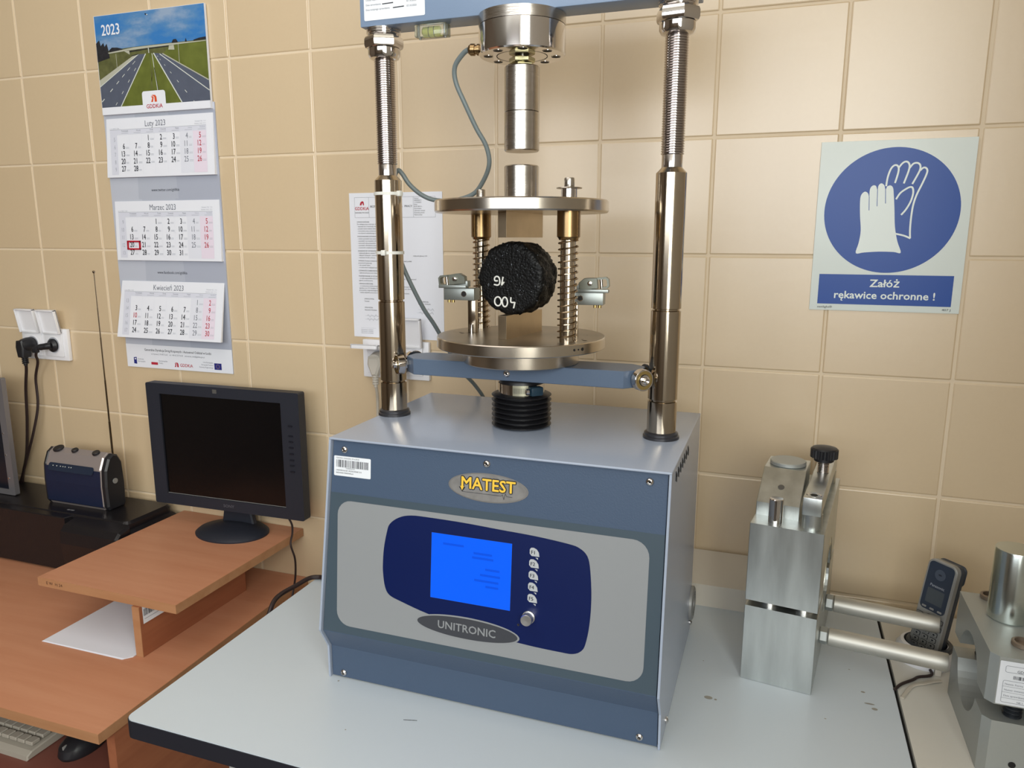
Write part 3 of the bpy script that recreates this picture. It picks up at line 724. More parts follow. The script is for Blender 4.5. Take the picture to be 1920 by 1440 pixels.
def stroke(pts, w=.0011):
    g.tube([(x, y, Lc+.0004) for x, y in pts], w, CHALK, 6, 4, M)
# chalked as seen: upside-down 400 (low) and 16 (above)
def circ(cx, cy, a, b, a0=0, a1=2*PI, n=12): return [(cx+a*cos(a0+(a1-a0)*i/n), cy+b*sin(a0+(a1-a0)*i/n)) for i in range(n+1)]
stroke(circ(-.0180, -.0320, .0052, .0062, .5, 6.9)); stroke(circ(-.0070, -.0325, .0042, .0065, .3, 6.7))
stroke([(.0025, -.0255), (.0025, -.0322), (.0080, -.0325)]); stroke([(.0088, -.0318), (.0066, -.0405)])
stroke([(-.0240, -.0088), (-.0180, -.0095), (-.0150, -.0060), (-.0160, .0005), (-.0200, .0025), (-.0232, .0000), (-.0225, -.0035), (-.0180, -.0035)])
stroke([(-.0098, .0022), (-.0122, -.0095)]); stroke([(-.0122, -.0095), (-.0080, -.0048)])
build('chalk_marking', g, SP, 'white chalk digits, upside down')

# ------------------------------------------------------------------ aluminium block fixture (left one)
th = math.radians(-7.7)
MA = Matrix.Translation((.5055, -.3165, 0)) @ Matrix.Rotation(th, 4, 'Z')
def WA(u, v, z): return MA @ Vector((u, v, z))
A = thing('aluminium_clamp_block', tuple(WA(.05, .138, ZT)), 'tall split aluminium block with black knob and two long rods, beside the press', 'test fixture')
WU, DV = .0985, .276
MSIDE = MA @ frame((0, 0, 0), (0, 1, 0), (0, 0, 1), (1, 0, 0))   # local x = depth, y = z, z = width
def half(z0, z1, zc, rb, upper, y0, y1, yc):
    p = []
    K = 16; zz = z0 if upper else z1
    h = abs(zz-zc); a0 = math.asin(min(1, h/rb))
    arc = []
    for i in range(K+1):
        a = a0+(PI-2*a0)*i/K
        arc.append((yc+rb*cos(a), zc+(rb*sin(a) if upper else -rb*sin(a))))
    if upper: return [(y0, z0)]+arc[::-1]+[(y1, z0), (y1, z1), (y0, z1)]
    return [(y0, z0), (y1, z0), (y1, z1)]+arc+[(y0, z1)]
z0, z1, z2, z3 = ZT+.0004, -.3932, -.3842, -.2673
lo = half(z0, z1, -.389, .0508, False, 0, DV, .138); up = half(z2, z3, -.389, .0508, True, 0, DV, .138)
build('lower_block', G(ALU).prism(lo, 0, WU, ALU, MSIDE, bev=.0006), A)
build('upper_block', G(ALU).prism(up, 0, WU, ALU, MSIDE, bev=.0006), A)
for u, v in ((.032, .022), (.0785, .022), (.032, .254), (.0785, .254)): build('guide_pin', G(CHROME).cyl((u, v), .0125, z1-.001, z2+.001, CHROME, 32, M=MA), A)
g = G(CHROME); g.cyl((.0311, .0206), .0098, z3-.001, -.2323, CHROME, 40, ch=.001, M=MA); build('guide_pin', g, A)
for v in (.0215, .2500): build('arm_post', G(ALU).cyl((.0799, v), .0133, z3-.001, -.2462, ALU, 40, M=MA), A)
g = G(ALU); g.box((.0668, .0075, -.2462), (.0918, .2700, -.2205), ALU, MA, bev=.0012)
g.lathe([(.0085, -.2206), (.0100, -.2202), (.0100, -.2206)], CHROME, MA @ Matrix.Translation((.0795, .0225, 0)), 28)
g.lathe([(.0052, -.2204), (.0052, -.2200)], DARK, MA @ Matrix.Translation((.0795, .0225, 0)), 6, smooth=False)
AR = build('clamp_arm', g, A)
g = G(THREAD); g.lathe(threads(-.2210, -.2020, .0085, .0026, .0012), THREAD, MA @ Matrix.Translation((.0800, .140, 0)), 28); build('knob_thread', g, AR)
g = G(BLACKP); pr = [(.0125, -.2030), (.0145, -.2015), (.0145, -.1960)]
g.lathe(pr, BLACKP, MA @ Matrix.Translation((.0800, .140, 0)), 28)
vs = []; nk = 72
kp = []
for i in range(nk):
    a = 2*PI*i/nk; r = .0198 if (i % 3) else .0183; kp.append((r*cos(a), r*sin(a)))
g.prism(kp, -.1965, -.1835, BLACKP, MA @ Matrix.Translation((.0800, .140, 0)))
g.lathe([(.0190, -.1836), (.0175, -.1815), (.010, -.1795), (.001, -.1790)], BLACKP, MA @ Matrix.Translation((.0800, .140, 0)), 48)
build('knob', g, AR, 'black fluted hand knob')
g = G(ALU); g.prism([(.0395, z3), (.0395, -.2476), (.0950, -.2095), (.1550, -.2090), (.1550, z3)], .0010, .0607, ALU, MSIDE, bev=.0006)
WB = build('wedge_block', g, A)
g = G(DARK); 
ns = Vector((0, -.0381, .0555)).normalized()
g.lathe([(.0046, 0), (.0046, .0003)], mat('grey_bore', (96, 94, 90), .5, .5), MA @ frame((.0305, .0655, -.2296), (1, 0, 0), Vector((0, .0555, .0381)), ns), 24); build('threaded_bore', g, WB)
g = G(ALUM); g.lathe([(.0255, -.2092), (.0262, -.2085), (.0262, -.2045), (.0250, -.2032)], ALUM, MA @ Matrix.Translation((.0312, .1235, 0)), 56); build('pressure_disc', g, WB)
g = G(STEEL)
for (v, z) in ((.0783, -.4542), (.1639, -.4404)):
    Mr = MA @ frame((WU, v, z), (0, 1, 0), (0, 0, 1), (1, 0, 0))
    e = .1562 if v < .1 else .1471
    g = G(ROD); g.lathe([(.0118, .0125), (.0130, .0135), (.0130, .012+e-.014), (.0130, .012+e-.002), (.0122, .012+e)], ROD, Mr, 40)
    g.box((-.0131, -.0090, .012+e-.020), (.0131, .0131, .012+e-.0005), ROD, Mr) if False else None
    RO = build('rod', g, A, 'long round rod pointing to the right')
    g = G(ALUM); g.lathe([(.0120, .0005), (.0128, .002), (.0128, .0100), (.0120, .0115)], ALUM, Mr, 6, smooth=False, ph=.2); build('hex_nut', g, RO)
g = G(mat('bore_ring_light', (206, 204, 190), .25, 1))
for r_, lw in ((.0545, .0006), (.064, .0004)):
    for sgn in (1,):
        Mr = MA @ frame((WU+.0002, .138, -.389), (0, 1, 0), (0, 0, 1), (1, 0, 0))
        pts = [(r_*cos(a), r_*sin(a), 0) for a in [math.radians(10+160*i/24) for i in range(25)]]
        g.tube(pts, lw, None, 5, 2, Mr)
build('turned_groove', g, A)

# ------------------------------------------------------------------ right mould
MDX = frame((0, 0, 0), (0, 1, 0), (0, 0, 1), (1, 0, 0))
Bt = thing('split_cylinder_mould', (.85, -.34, ZT2), 'grey split mould block with large bore, standing at the right edge', 'test fixture')
x0, x1 = .789, .905
yc, zc, rb = -.334, -.428, .0508
y0, y1 = -.4275, -.253
lo = half(ZT2+.0003, -.4378, zc, rb, False, y0, y1, yc); up = half(-.4160, -.354, zc, rb, True, y0, y1, yc)
def bevfront(poly, t0, t1, mt):
    g = G(mt); g.prism(poly, t0, t1, mt, MDX, bev=.0008); return g
# plan with bevelled front-left corner: main body plus chamfer strip
def mould(poly):
    g = G(ALUM); bm = bmesh.new()
    a = [bm.verts.new((x0, p[0], p[1])) for p in poly]; b = [bm.verts.new((x1, p[0], p[1])) for p in poly]; n = len(poly)
    bm.faces.new(a); bm.faces.new(b[::-1])
    for i in range(n): bm.faces.new((a[i], b[i], b[(i+1) % n], a[(i+1) % n]))
    bmesh.ops.recalc_face_normals(bm, faces=bm.faces[:])
    ed = [e for e in bm.edges if all(abs(v.co.x-x0) < 1e-6 and abs(v.co.y-y0) < 1e-6 for v in e.verts)]
    bmesh.ops.bevel(bm, geom=ed, offset=.0085, segments=1, affect='EDGES'); bm.verts.index_update()
    g.add([v.co.copy() for v in bm.verts], [[v.index for v in f.verts] for f in bm.faces], ALUM); bm.free(); return g
LB = build('lower_block', mould(lo), Bt); UB = build('upper_block', mould(up), Bt)
g = G(RUBBER); Ts = Matrix.Translation((.823, -.408, 0)); g.lathe(threads(-.4385, -.4155, .0105, .005, .002), mat('dark_spring', (52, 56, 62), .3, .6), Ts, 28); build('spring_pin', g, Bt)
g = G(RUBBER); Ts = Matrix.Translation((.823, -.268, 0)); g.lathe(threads(-.4385, -.4155, .0105, .005, .002), mat('dark_spring', (52, 56, 62), .3, .6), Ts, 28); build('spring_pin', g, Bt)
for x, y in ((.8230, -.2640), (.8295, -.3905)):
    g = G(mat('brown_bush', (132, 118, 104), .4, .6)); g.lathe([(.0112, -.3542), (.0122, -.3535), (.0122, -.3490), (.0112, -.3483), (.0090, -.3483), (.0090, -.3530), (.001, -.3530)], None, Matrix.Translation((x, y, 0)), 36, cap=False)
    build('guide_bush', g, UB)
g = G(mat('galvanised_bar', (206, 214, 210), .2, 1, var=.12, vscale=18)); g.lathe([(.0230, -.3541), (.0243, -.3525), (.0243, -.2600), (.0236, -.2585)], None, Matrix.Translation((.8315, -.3175, 0)), 56)
build('loading_cylinder', g, Bt, 'bright vertical steel cylinder on top')
g = G(SILVER); g.lathe([(.004, 0), (.004, .0004)], DARK, frame((.8245, -.4277, -.492), (1, 0, 0), (0, 0, 1), (0, -1, 0)), 16); build('socket_screw', g, LB)
ML3 = frame((0, -.4277, 0), (1, 0, 0), (0, 0, 1), (0, -1, 0))
g = G(PAPERL); g.rrect(.7985, -.4145, .868, -.3585, .001, PAPERL, ML3, .0002)
def rring(x0_, y0_, x1_, y1_, r, w, mt):
    a = rr(x0_, y0_, x1_, y1_, r, 5); b = rr(x0_+w, y0_+w, x1_-w, y1_-w, max(r-w, .0001), 5); n = len(a)
    g.add([(p[0], p[1], .0004) for p in a+b], [(i, (i+1) % n, n+(i+1) % n, n+i) for i in range(n)], mt, ML3)
rring(.8045, -.3725, .862, -.3640, .002, .0004, INKG); g.text('GDDKiA', .8165, -.3715, .0045, INK, ML3, z=.0004)
barcode(g, .8135, .846, -.3805, -.3760, ML3, .0004, 5)
rring(.8035, -.4115, .862, -.3830, .002, .0004, INKG)
for i, t in enumerate(('Nazwa: Forma', 'Numer inwentarzowy', 'Data sprawdzenia')):
    z = -.3885-i*.0075; g.text(t, .8055, z, .0032, INKG, ML3, z=.0004)
    seg(g, (.8040, z-.0022), (.862, z-.0022), .0003, INKG, ML3, .0004)
g.text('NR 1', .820, -.4105, .003, INKG, ML3, z=.0004)
build('inventory_label', g, UB, 'white printed label')

# ------------------------------------------------------------------ cordless phone
D_ = thing('phone_charger', (.7735, -.1680, ZT2), 'white oval charging cradle with dark grey ring under the cordless phone', 'charger')
Tc = Matrix.Translation((.7720, -.1640, 0))
g = G(WHITEP); g.lathe([(.0400, ZT2), (.0420, ZT2+.004), (.0405, ZT2+.018), (.0345, ZT2+.0270), (.0300, ZT2+.0285)], WHITEP, Tc, 48, cap=False)
build('cradle_base', g, D_)
Tr = Matrix.Translation((.7770, -.1665, 0))
g = G(mat('dark_grey_plastic', (62, 66, 72), .4)); g.lathe([(.0320, ZT2+.024), (.0325, ZT2+.0290), (.0305, ZT2+.0310), (.0262, ZT2+.0305), (.0245, ZT2+.012), (.001, ZT2+.011)], None, Tr, 40, cap=False)
build('cradle_ring', g, D_)
yaw = math.radians(-44)
nrm = Vector((-sin(math.radians(44)), -cos(math.radians(44)), 0)); xr_ = Vector((cos(math.radians(44)), -sin(math.radians(44)), 0))
upv = (Vector((0, 0, 1))*cos(.16)-nrm*sin(.16)+xr_*.035).normalized()
nn = xr_.cross(upv).normalized()
if nn.dot(nrm) < 0: nn = -nn
xr_ = upv.cross(nn).normalized()
MP = frame((.7705, -.1675, ZT2+.0140), xr_, upv, nn)
PH = thing('cordless_phone', (.7765, -.1675, ZT2+.014), 'silver cordless phone handset standing in the white cradle', 'phone')
body = rr(-.0235, 0, .0235, .146, .011, 6)
g = G(SILV2); g.prism(body, -.004, .0075, SILV2, MP, bev=.0015); build('handset_front', g, PH)
g = G(mat('dark_handset_back', (52, 58, 68), .4)); g.prism(rr(-.0230, .001, .0230, .145, .011, 6), -.0150, -.0040, None, MP, bev=.002); g.prism(rr(-.0225, .112, .0228, .1455, .009, 5), -.020, -.0145, None, MP, bev=.002)
build('handset_back', g, PH)
g = G(mat('dark_blue_grey_window', (50, 58, 72), .2)); WM = g.mats[0]
g.prism(rr(-.0200, .0665, .0200, .1425, .0065, 6), .0075, .0080, WM, MP)
g.rrect(-.0135, .078, .0135, .101, .001, mat('phone_lcd', (72, 78, 84), .2), MP, .0083)
g.poly(ell(0, .1250, .0085, .0085, 24), mat('earpiece_dish', (70, 78, 92), .3), MP, .0083); g.poly(ell(0, .1250, .0030, .0012, 12), INK, MP, .0085)
g.text('Panasonic', 0, .1045, .0058, mat('pale_print', (170, 176, 186), .4), MP, 'CENTER', z=.0084)
for x in (-.0125, 0, .0125): g.prism(rr(x-.0035, .0690, x+.0035, .0718, .001, 3), .0080, .0086, SILV2, MP)
build('display_window', g, PH)
g = G(SILV2); Mk = MP @ Matrix.Translation((0, .0525, .0075)); g.lathe([(.0092, 0), (.0095, .0006)], DARK, Mk, 28); g.lathe([(.0083, .0004), (.0083, .0020), (.0070, .0026), (.001, .0022)], SILV2, Mk, 28); build('navigation_key', g, PH)
keys = [(x, y) for y in (.0560, .0445) for x in (-.0165, .0165)]+[(x, y) for y in (.0345, .0255, .0165, .0075) for x in (-.013, 0, .013)]
for x, y in keys:
    g = G(INK); g.prism(rr(x-.0052, y-.0036, x+.0052, y+.0036, .0015, 3), .0075, .0077, INK, MP); g.prism(rr(x-.0045, y-.0029, x+.0045, y+.0029, .0012, 3), .0077, .0086, SILV2, MP)
    g.poly(ell(x, y, .0016, .0014, 8), INK, MP, .0088); build('key', g, PH)
build('phone_cord', G(CABLEB).tube([(.7173, -.2760, ZT2+.0025), (.728, -.2596, ZT2+.0035), (.7461, -.2402, ZT2+.003), (.7546, -.2299, ZT2+.003), (.7685, -.222, ZT2+.003), (.775, -.2150, ZT2+.003), (.7740, -.2065, ZT2+.005)], .0022, n=8), D_)
build('flat_cord', G(CABLEW).tube([(.7250, -.2930, ZT2+.0018), (.7423, -.2573, ZT2+.0018), (.7600, -.2440, ZT2+.0018), (.7760, -.2330, ZT2+.0018), (.7850, -.2280, ZT2+.0018)], .0028, n=8, flat=.5), label='off-white flat cord lying below the thin black cord', cat='cord')
g = G(LAM2).box((.7790, -.2135, ZT2+.0003), (.7878, -.206, ZT2+.030), bev=.001); build('power_adapter', g, label='small cream box behind the end of the lower rod', cat='box')

# ------------------------------------------------------------------ brown desk
ZD = -.65
D = thing('desk', (-1.1, -.3, ZF), 'reddish beech desk along the wall at the left', 'desk')
g = G(BEECH); dp = [(-2.1, -.6140), (-.4565, -.5965), (-.4740, -.0015), (-2.1, -.0015)]
g.prism(dp, ZD-.018, ZD, BEECH); 
DT = build('desk_top', g, D)
eg = G(BEECHE)
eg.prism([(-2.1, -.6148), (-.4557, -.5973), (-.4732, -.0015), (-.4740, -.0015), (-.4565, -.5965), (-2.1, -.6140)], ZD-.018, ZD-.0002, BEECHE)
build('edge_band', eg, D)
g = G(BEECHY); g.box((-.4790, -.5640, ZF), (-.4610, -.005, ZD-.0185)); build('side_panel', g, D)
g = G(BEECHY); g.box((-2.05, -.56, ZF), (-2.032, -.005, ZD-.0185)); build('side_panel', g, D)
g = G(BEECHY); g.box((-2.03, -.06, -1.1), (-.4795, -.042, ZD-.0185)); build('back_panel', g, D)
KT = -.768
g = G(mat('dark_red_brown_tray', (112, 66, 56), .45, var=.08, vscale=12)); g.box((-1.35, -.665, KT-.016), (-.4960, -.20, KT)); build('keyboard_tray', g, D)
g = G(SILV2); g.box((-.4955, -.575, KT-.012), (-.4795, -.20, KT-.004)); build('tray_runner', g, D)
K = thing('keyboard', (-.85, -.53, KT), 'beige computer keyboard on the tray under the brown desk', 'keyboard')
g = G(KEYB); g.prism([(-.575, 0), (-.575, .009), (-.565, .014), (-.430, .022), (-.425, 0)], -1.10, -.6580, KEYB, MDX @ Matrix.Identity(4) if False else frame((0, 0, KT), (0, 1, 0), (0, 0, 1), (1, 0, 0)), bev=.002)
build('keyboard_case', g, K)
kb = 0
for j in range(5):
    for i in range(6):
        x = -.674-i*.0195; y = -.5500+j*.021
        z = KT+.0155+(y+.565)*.06
        g = G(KEYB); g.box((x-.0085, y-.0085, z), (x+.0085, y+.0085, z+.007), bev=.0015, seg=1); build('key', g, K)
M_ = thing('computer_mouse', (-.600, -.515, KT), 'round dark mouse at the right end of the tray under the desk', 'mouse')
g = G(BLACKP); pr = [(.030, 0), (.032, .006), (.030, .018), (.022, .027), (.010, .0315), (.001, .032)]
g.lathe(pr, BLACKP, Matrix.Translation((-.600, -.510, KT+.0003)) @ Matrix.Diagonal((.95, 1.5, 1, 1)), 32); build('mouse_shell', g, M_)
g = G(SILV2); g.box((-.6015, -.552, KT+.0195), (-.5985, -.538, KT+.0265), bev=.001); build('scroll_wheel', g, M_)

# monitor stand
ZS = -.53
S = thing('monitor_stand', (-.67, -.2, ZD), 'beech shelf riser on the desk carrying the black monitor', 'monitor stand')
g = G(BEECH); g.box((-.8230, -.3930, ZS-.018), (-.4790, -.0020, ZS), BEECH); build('shelf_board', g, S)
g = G(BEECHE); g.box((-.8235, -.3938, ZS-.0178), (-.4785, -.3930, ZS-.0002)); g.box((-.4790, -.3938, ZS-.0178), (-.4783, -.0022, ZS-.0002)); 
EB = build('edge_band', g, S)
Ms = frame((0, -.3940, 0), (1, 0, 0), (0, 0, 1), (0, -1, 0))
g = G(INK); g.text('E W  H 24', -.8010, -.5415, .0085, mat('brown_stamp_ink', (84, 52, 40), .6), Ms, z=.0001, sq=1.15); build('stamp', g, S, 'dark stamped letters on the front edge')
for x, ya in ((-.5730, -.397), (-.8000, -.20)):
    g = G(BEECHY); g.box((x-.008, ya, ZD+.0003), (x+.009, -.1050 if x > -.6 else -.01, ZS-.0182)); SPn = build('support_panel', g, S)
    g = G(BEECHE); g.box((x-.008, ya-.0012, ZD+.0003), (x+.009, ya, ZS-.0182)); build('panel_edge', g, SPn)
    if x > -.6:
        Mx = frame((x+.0093, 0, 0), (0, 1, 0), (0, 0, 1), (1, 0, 0)); g = G(PAPERL); g.poly([(-.3905, -.5850), (-.3300, -.5850), (-.3300, -.5500), (-.3905, -.5500)], PAPERL, Mx)
        barcode(g, -.388, -.336, -.5700, -.556, Mx, .0002, 9); seg(g, (-.387, -.5760), (-.335, -.5760), .0006, INK, Mx, .0002); build('inventory_sticker', g, SPn)
g = G(PAPER)
g.add([(-.7975, -.4205, ZD+.0012), (-.5960, -.4180, ZD+.0006), (-.5830, -.4060, ZD+.0006), (-.5830, -.1230, ZD+.0008), (-.7975, -.1230, ZD+.001)], [(0, 1, 2, 3, 4)], PAPER)
g = G(PAPER)
for k in range(3):
    d = .0012*k; g.prism([(-.7975+d, -.4205+d*.5), (-.5960+d*2, -.4180+d), (-.5832, -.4040), (-.5832, -.1250), (-.7990, -.1250)], ZD+.0004+.0006*k, ZD+.0009+.0006*k, PAPER)
build('paper_sheets', g, label='few white paper sheets lying on the desk under the shelf', cat='paper')

# ------------------------------------------------------------------ black monitor
MO = thing('computer_monitor', (-.617, -.072, ZS), 'black flat monitor with dark screen on the beech shelf', 'monitor')
MM = Matrix.Translation((-.6213, -.080, -.336)) @ Matrix.Rotation(.0277, 4, 'Z') @ Matrix.Rotation(PI/2, 4, 'X')   # local x right, y up, z to viewer
w2, h2 = .2005, .1427
sx0, sx1, sy0, sy1 = -.1645, .1555, -.1175, .1185
g = G(MONB)
def ringbox(z0, z1):
    o = rr(-w2, -h2, w2, h2, .004, 3); i_ = rr(sx0, sy0, sx1, sy1, .001, 3); n = len(o)
    g.add([(p[0], p[1], z1) for p in o+i_]+[(p[0], p[1], z1-.004) for p in i_], [(i, (i+1) % n, n+(i+1) % n, n+i) for i in range(n)]+[(n+i, n+(i+1) % n, 2*n+(i+1) % n, 2*n+i) for i in range(n)], MONB, MM)
    g.prism(o, z0, z1-.0042, MONB, MM); g.add([(p[0], p[1], z) for z in (z1-.0042, z1) for p in o], [(i, (i+1) % n, n+(i+1) % n, n+i) for i in range(n)], MONB, MM)
ringbox(-.024, 0)
g.prism(rr(-.13, -.10, .13, .10, .01, 4), -.042, -.024, MONB, MM, bev=.004)
build('monitor_housing', g, MO)
g = G(LCD); g.poly([(sx0, sy0), (sx1, sy0), (sx1, sy1), (sx0, sy1)], LCD, MM, -.0036)
seg(g, (sx0, sy0+.0012), (sx1, sy0+.0012), .0012, SILV2, MM, -.0030); build('screen', g, MO)
g = G(INKG); g.text('SONY', .004, -.1335, .0095, mat('grey_logo', (104, 106, 116), .4, .5), MM, 'CENTER', 1.15, .02, .0003)
build('logo', g, MO)
for i, y in enumerate((.070, .048, .035, .022, .008, -.006, -.018, -.032)):
    g = G(mat('dim_button_print', (22, 24, 34), .4)); g.prism(rr(.172, y-.0018, .183, y+.0018, .0012, 3), .0001, .0010, None, MM); build('button', g, MO)
g = G(SILVER); g.rrect(-.0175, .1285, -.0065, .1375, .001, mat('foil_sticker', (150, 150, 148), .3, .8), MM, .0003); build('foil_sticker', g, MO, 'small torn silver sticker')
g = G(MONB); g.prism([(-.03, -.118), (.03, -.118), (.045, -.192), (-.045, -.192)], -.046, -.030, MONB, MM, bev=.003); build('stand_neck', g, MO)
g = G(MONB); g.lathe([(.0870, ZS), (.0875, ZS+.003), (.080, ZS+.009), (.045, ZS+.0150), (.02, ZS+.018), (.001, ZS+.018)], MONB, Matrix.Translation((-.617, -.0745, 0)) @ Matrix.Diagonal((1, .76, 1, 1)), 64)
build('stand_base', g, MO)
build('monitor_cord', G(CABLEB).tube([(-.5050, -.055, -.4500), (-.4886, -.055, -.4700), (-.4515, -.080, -.4840), (-.4350, -.1, -.4960), (-.4300, -.115, -.5170), (-.4250, -.11, -.5500), (-.4330, -.1, -.5900), (-.4380, -.1, -.6181), (-.4380, -.11, -.6440), (-.4300, -.14, -.70)], .0022, n=8), MO)

# ------------------------------------------------------------------ printer
PR = thing('printer', (-1.1, -.1, ZD), 'low glossy black printer at the left end of the desk', 'printer')
ZPt = -.510
g = G(BLACKG); g.prism(rr(-1.62, -.155, -.843, -.012, .02, 5), ZD+.008, ZPt, BLACKG, bev=.006); build('printer_body', g, PR)
g = G(BLACKG); g.prism([(-1.62, -.150), (-1.62, -.1735), (-1.012, -.1735), (-1.006, -.150)], ZD+.004, ZPt-.002, BLACKG, bev=.002); build('front_tray', g, PR)
g = G(BLACKG)
g.prism([(-.155, ZD+.012), (-.196, ZD+.016), (-.204, ZPt-.050), (-.200, ZPt-.022), (-.188, ZPt-.010), (-.155, ZPt-.003)], -1.0005, -.830, BLACKG, MDX, bev=.005)
build('control_side', g, PR)
g = G(BLACKG); g.prism([(-.855, -.19), (-.832, -.185), (-.8265, -.06), (-.830, -.018), (-.855, -.014)], ZD+.008, ZPt-.016, BLACKG, bev=.008); build('side_cover', g, PR)
g = G(SILVER); g.rrect(0, 0, .022, .0060, .0028, mat('dull_logo', (130, 130, 134), .4), Matrix.Translation((-1.048, -.137, ZPt+.0004)), 0); g.text('hp', .011, .0010, .0062, INK, Matrix.Translation((-1.048, -.137, ZPt+.0006)), 'CENTER'); build('printer_logo', g, PR)

# ------------------------------------------------------------------ radio
RA = thing('portable_radio', (-1.04, -.085, ZPt), 'small navy and silver portable radio with raised antenna on the printer', 'radio')
RY0, RY1 = -.1140, -.058
pf = [(-.1075, 0), (-.1140, .010), (-.1150, .060), (-.1120, .100), (-.1000, .128), (-.0860, .137), (-.0720, .132), (-.0610, .112), (-.0580, .060), (-.0600, .008), (-.064, 0)]
def rx(p, t0, t1, mt, bev=.002):
    return G(mt).prism(p, t0, t1, mt, frame((0, 0, ZPt+.0004), (0, 1, 0), (0, 0, 1), (1, 0, 0)), bev=bev)
g = rx(pf, -1.1300, -.9560, SILVER, .003); build('radio_case', g, RA)
sc = [((y+.086)*.97-.086, z*.985+.0005) for y, z in pf]
build('end_cap', rx(sc, -.9565, -.9400, BLACKP, .004), RA); build('end_cap', rx(sc, -1.1400, -1.1295, BLACKP, .003), RA)
g = G(NAVYR); Mf = frame((0, -.1155, ZPt), (1, 0, 0), (0, 0, 1), (0, -1, 0))
vs = []; cx_ = (-1.1305-.9555)/2
fr = [(-.1082, .0035), (-.1150, .010), (-.1160, .060), (-.1136, .0975)]
for (y, z) in fr: vs += [(-1.1305, y, ZPt+z), (-.9552, y, ZPt+z)]
g.add(vs, [(2*i, 2*i+1, 2*i+3, 2*i+2) for i in range(3)], NAVYR); build('speaker_grille', g, RA)
g = G(mat('tuner_window', (34, 44, 62), .15))
n_ = Vector((0, -.0305, .0124)).normalized(); Mt = frame((0, -.1137, ZPt+.0965), (1, 0, 0), Vector((0, .0124, .0305)), (0, -.0305, .0124))
g.rrect(-1.118, -.010, -.975, .009, .006, None, Mt, .0010)
for i, x in enumerate((-1.103, -1.091, -1.079, -1.071, -1.064, -1.052, -1.045)): g.poly(ell(x, .002, .0016, .0012, 8), PLINE, Mt, .0014)
build('tuner_window', g, RA)
for x, r_ in ((-1.105, .0125), (-1.052, .008), (-.985, .009)):
    g = G(BLACKP); g.lathe([(r_, 0), (r_, .004), (r_*.85, .0055), (r_*.4, .005)], BLACKP, frame((x, -.092, ZPt+.1335), (1, 0, 0), (0, 1, .35)), 24); build('dial', g, RA)
g = G(mat('antenna_chrome', (176, 160, 140), .15, 1)); 
for a_, b_, r_ in ((ZPt+.122, -.30, .0026), (-.30, -.20, .0021), (-.20, -.10, .0017), (-.10, -.03, .0014), (-.03, .050, .0011)): g.cyl((-.9588, -.070), r_, a_, b_, None, 10)
g.lathe([(.0015, .048), (.0030, .0505), (.0030, .0535), (.001, .055)], None, Matrix.Translation((-.9588, -.070, 0)), 12); build('antenna', g, RA)
g = G(BLACKP); g.tube([(-1.1370, -.090, ZPt+.012), (-1.147, -.085, ZPt+.035), (-1.160, -.082, ZPt+.060), (-1.150, -.080, ZPt+.063), (-1.138, -.080, ZPt+.058)], .004, n=8); build('carry_handle', g, RA)
g = G(SILV2); g.lathe([(.0065, 0), (.0065, .002)], SILV2, axisframe((-.9402, -.088, ZPt+.070), (1, 0, 0)), 16); build('volume_wheel', g, RA)

# ------------------------------------------------------------------ second monitor at the left edge
SM = thing('silver_monitor', (-1.42, -.10, ZPt), 'silver-framed dark monitor cut off by the left edge of the photo', 'monitor')
Ml = frame((-1.4300, -.1080, -.3585), (1, 0, 0), (0, 0, 1), (0, -1, 0))
g = G(mat('silver_grey_frame', (128, 126, 130), .35, .5)); 
o = rr(-.178, -.150, .178, .150, .004, 3); i_ = rr(-.157, -.136, .157, .136, .002, 3); n = len(o)
g.add([(p[0], p[1], 0) for p in o+i_]+[(p[0], p[1], -.003) for p in i_], [(i, (i+1) % n, n+(i+1) % n, n+i) for i in range(n)]+[(n+i, n+(i+1) % n, 2*n+(i+1) % n, 2*n+i) for i in range(n)], None, Ml)
g.prism(o, -.012, -.0035, None, Ml); g.add([(p[0], p[1], z) for z in (-.0036, 0) for p in o], [(i, (i+1) % n, n+(i+1) % n, n+i) for i in range(n)], None, Ml); build('monitor_housing', g, SM)
g = G(mat('dark_blue_lcd', (22, 26, 36), .2)); g.poly([(-.157, -.136), (.157, -.136), (.157, .136), (-.157, .136)], None, Ml, -.0028); build('screen', g, SM)
for z in (-.106, -.046, .010):
    build('button', G(CHROME).lathe([(.0022, 0), (.0022, .0012)], CHROME, Ml @ Matrix.Translation((.162, z, 0)), 12), SM)
g = G(BLACKP); g.box((-1.47, -.13, ZPt+.0004), (-1.38, -.06, ZPt+.010), bev=.002); g.box((-1.44, -.112, ZPt+.008), (-1.41, -.104, -.45), bev=.001); build('stand_foot', g, SM)

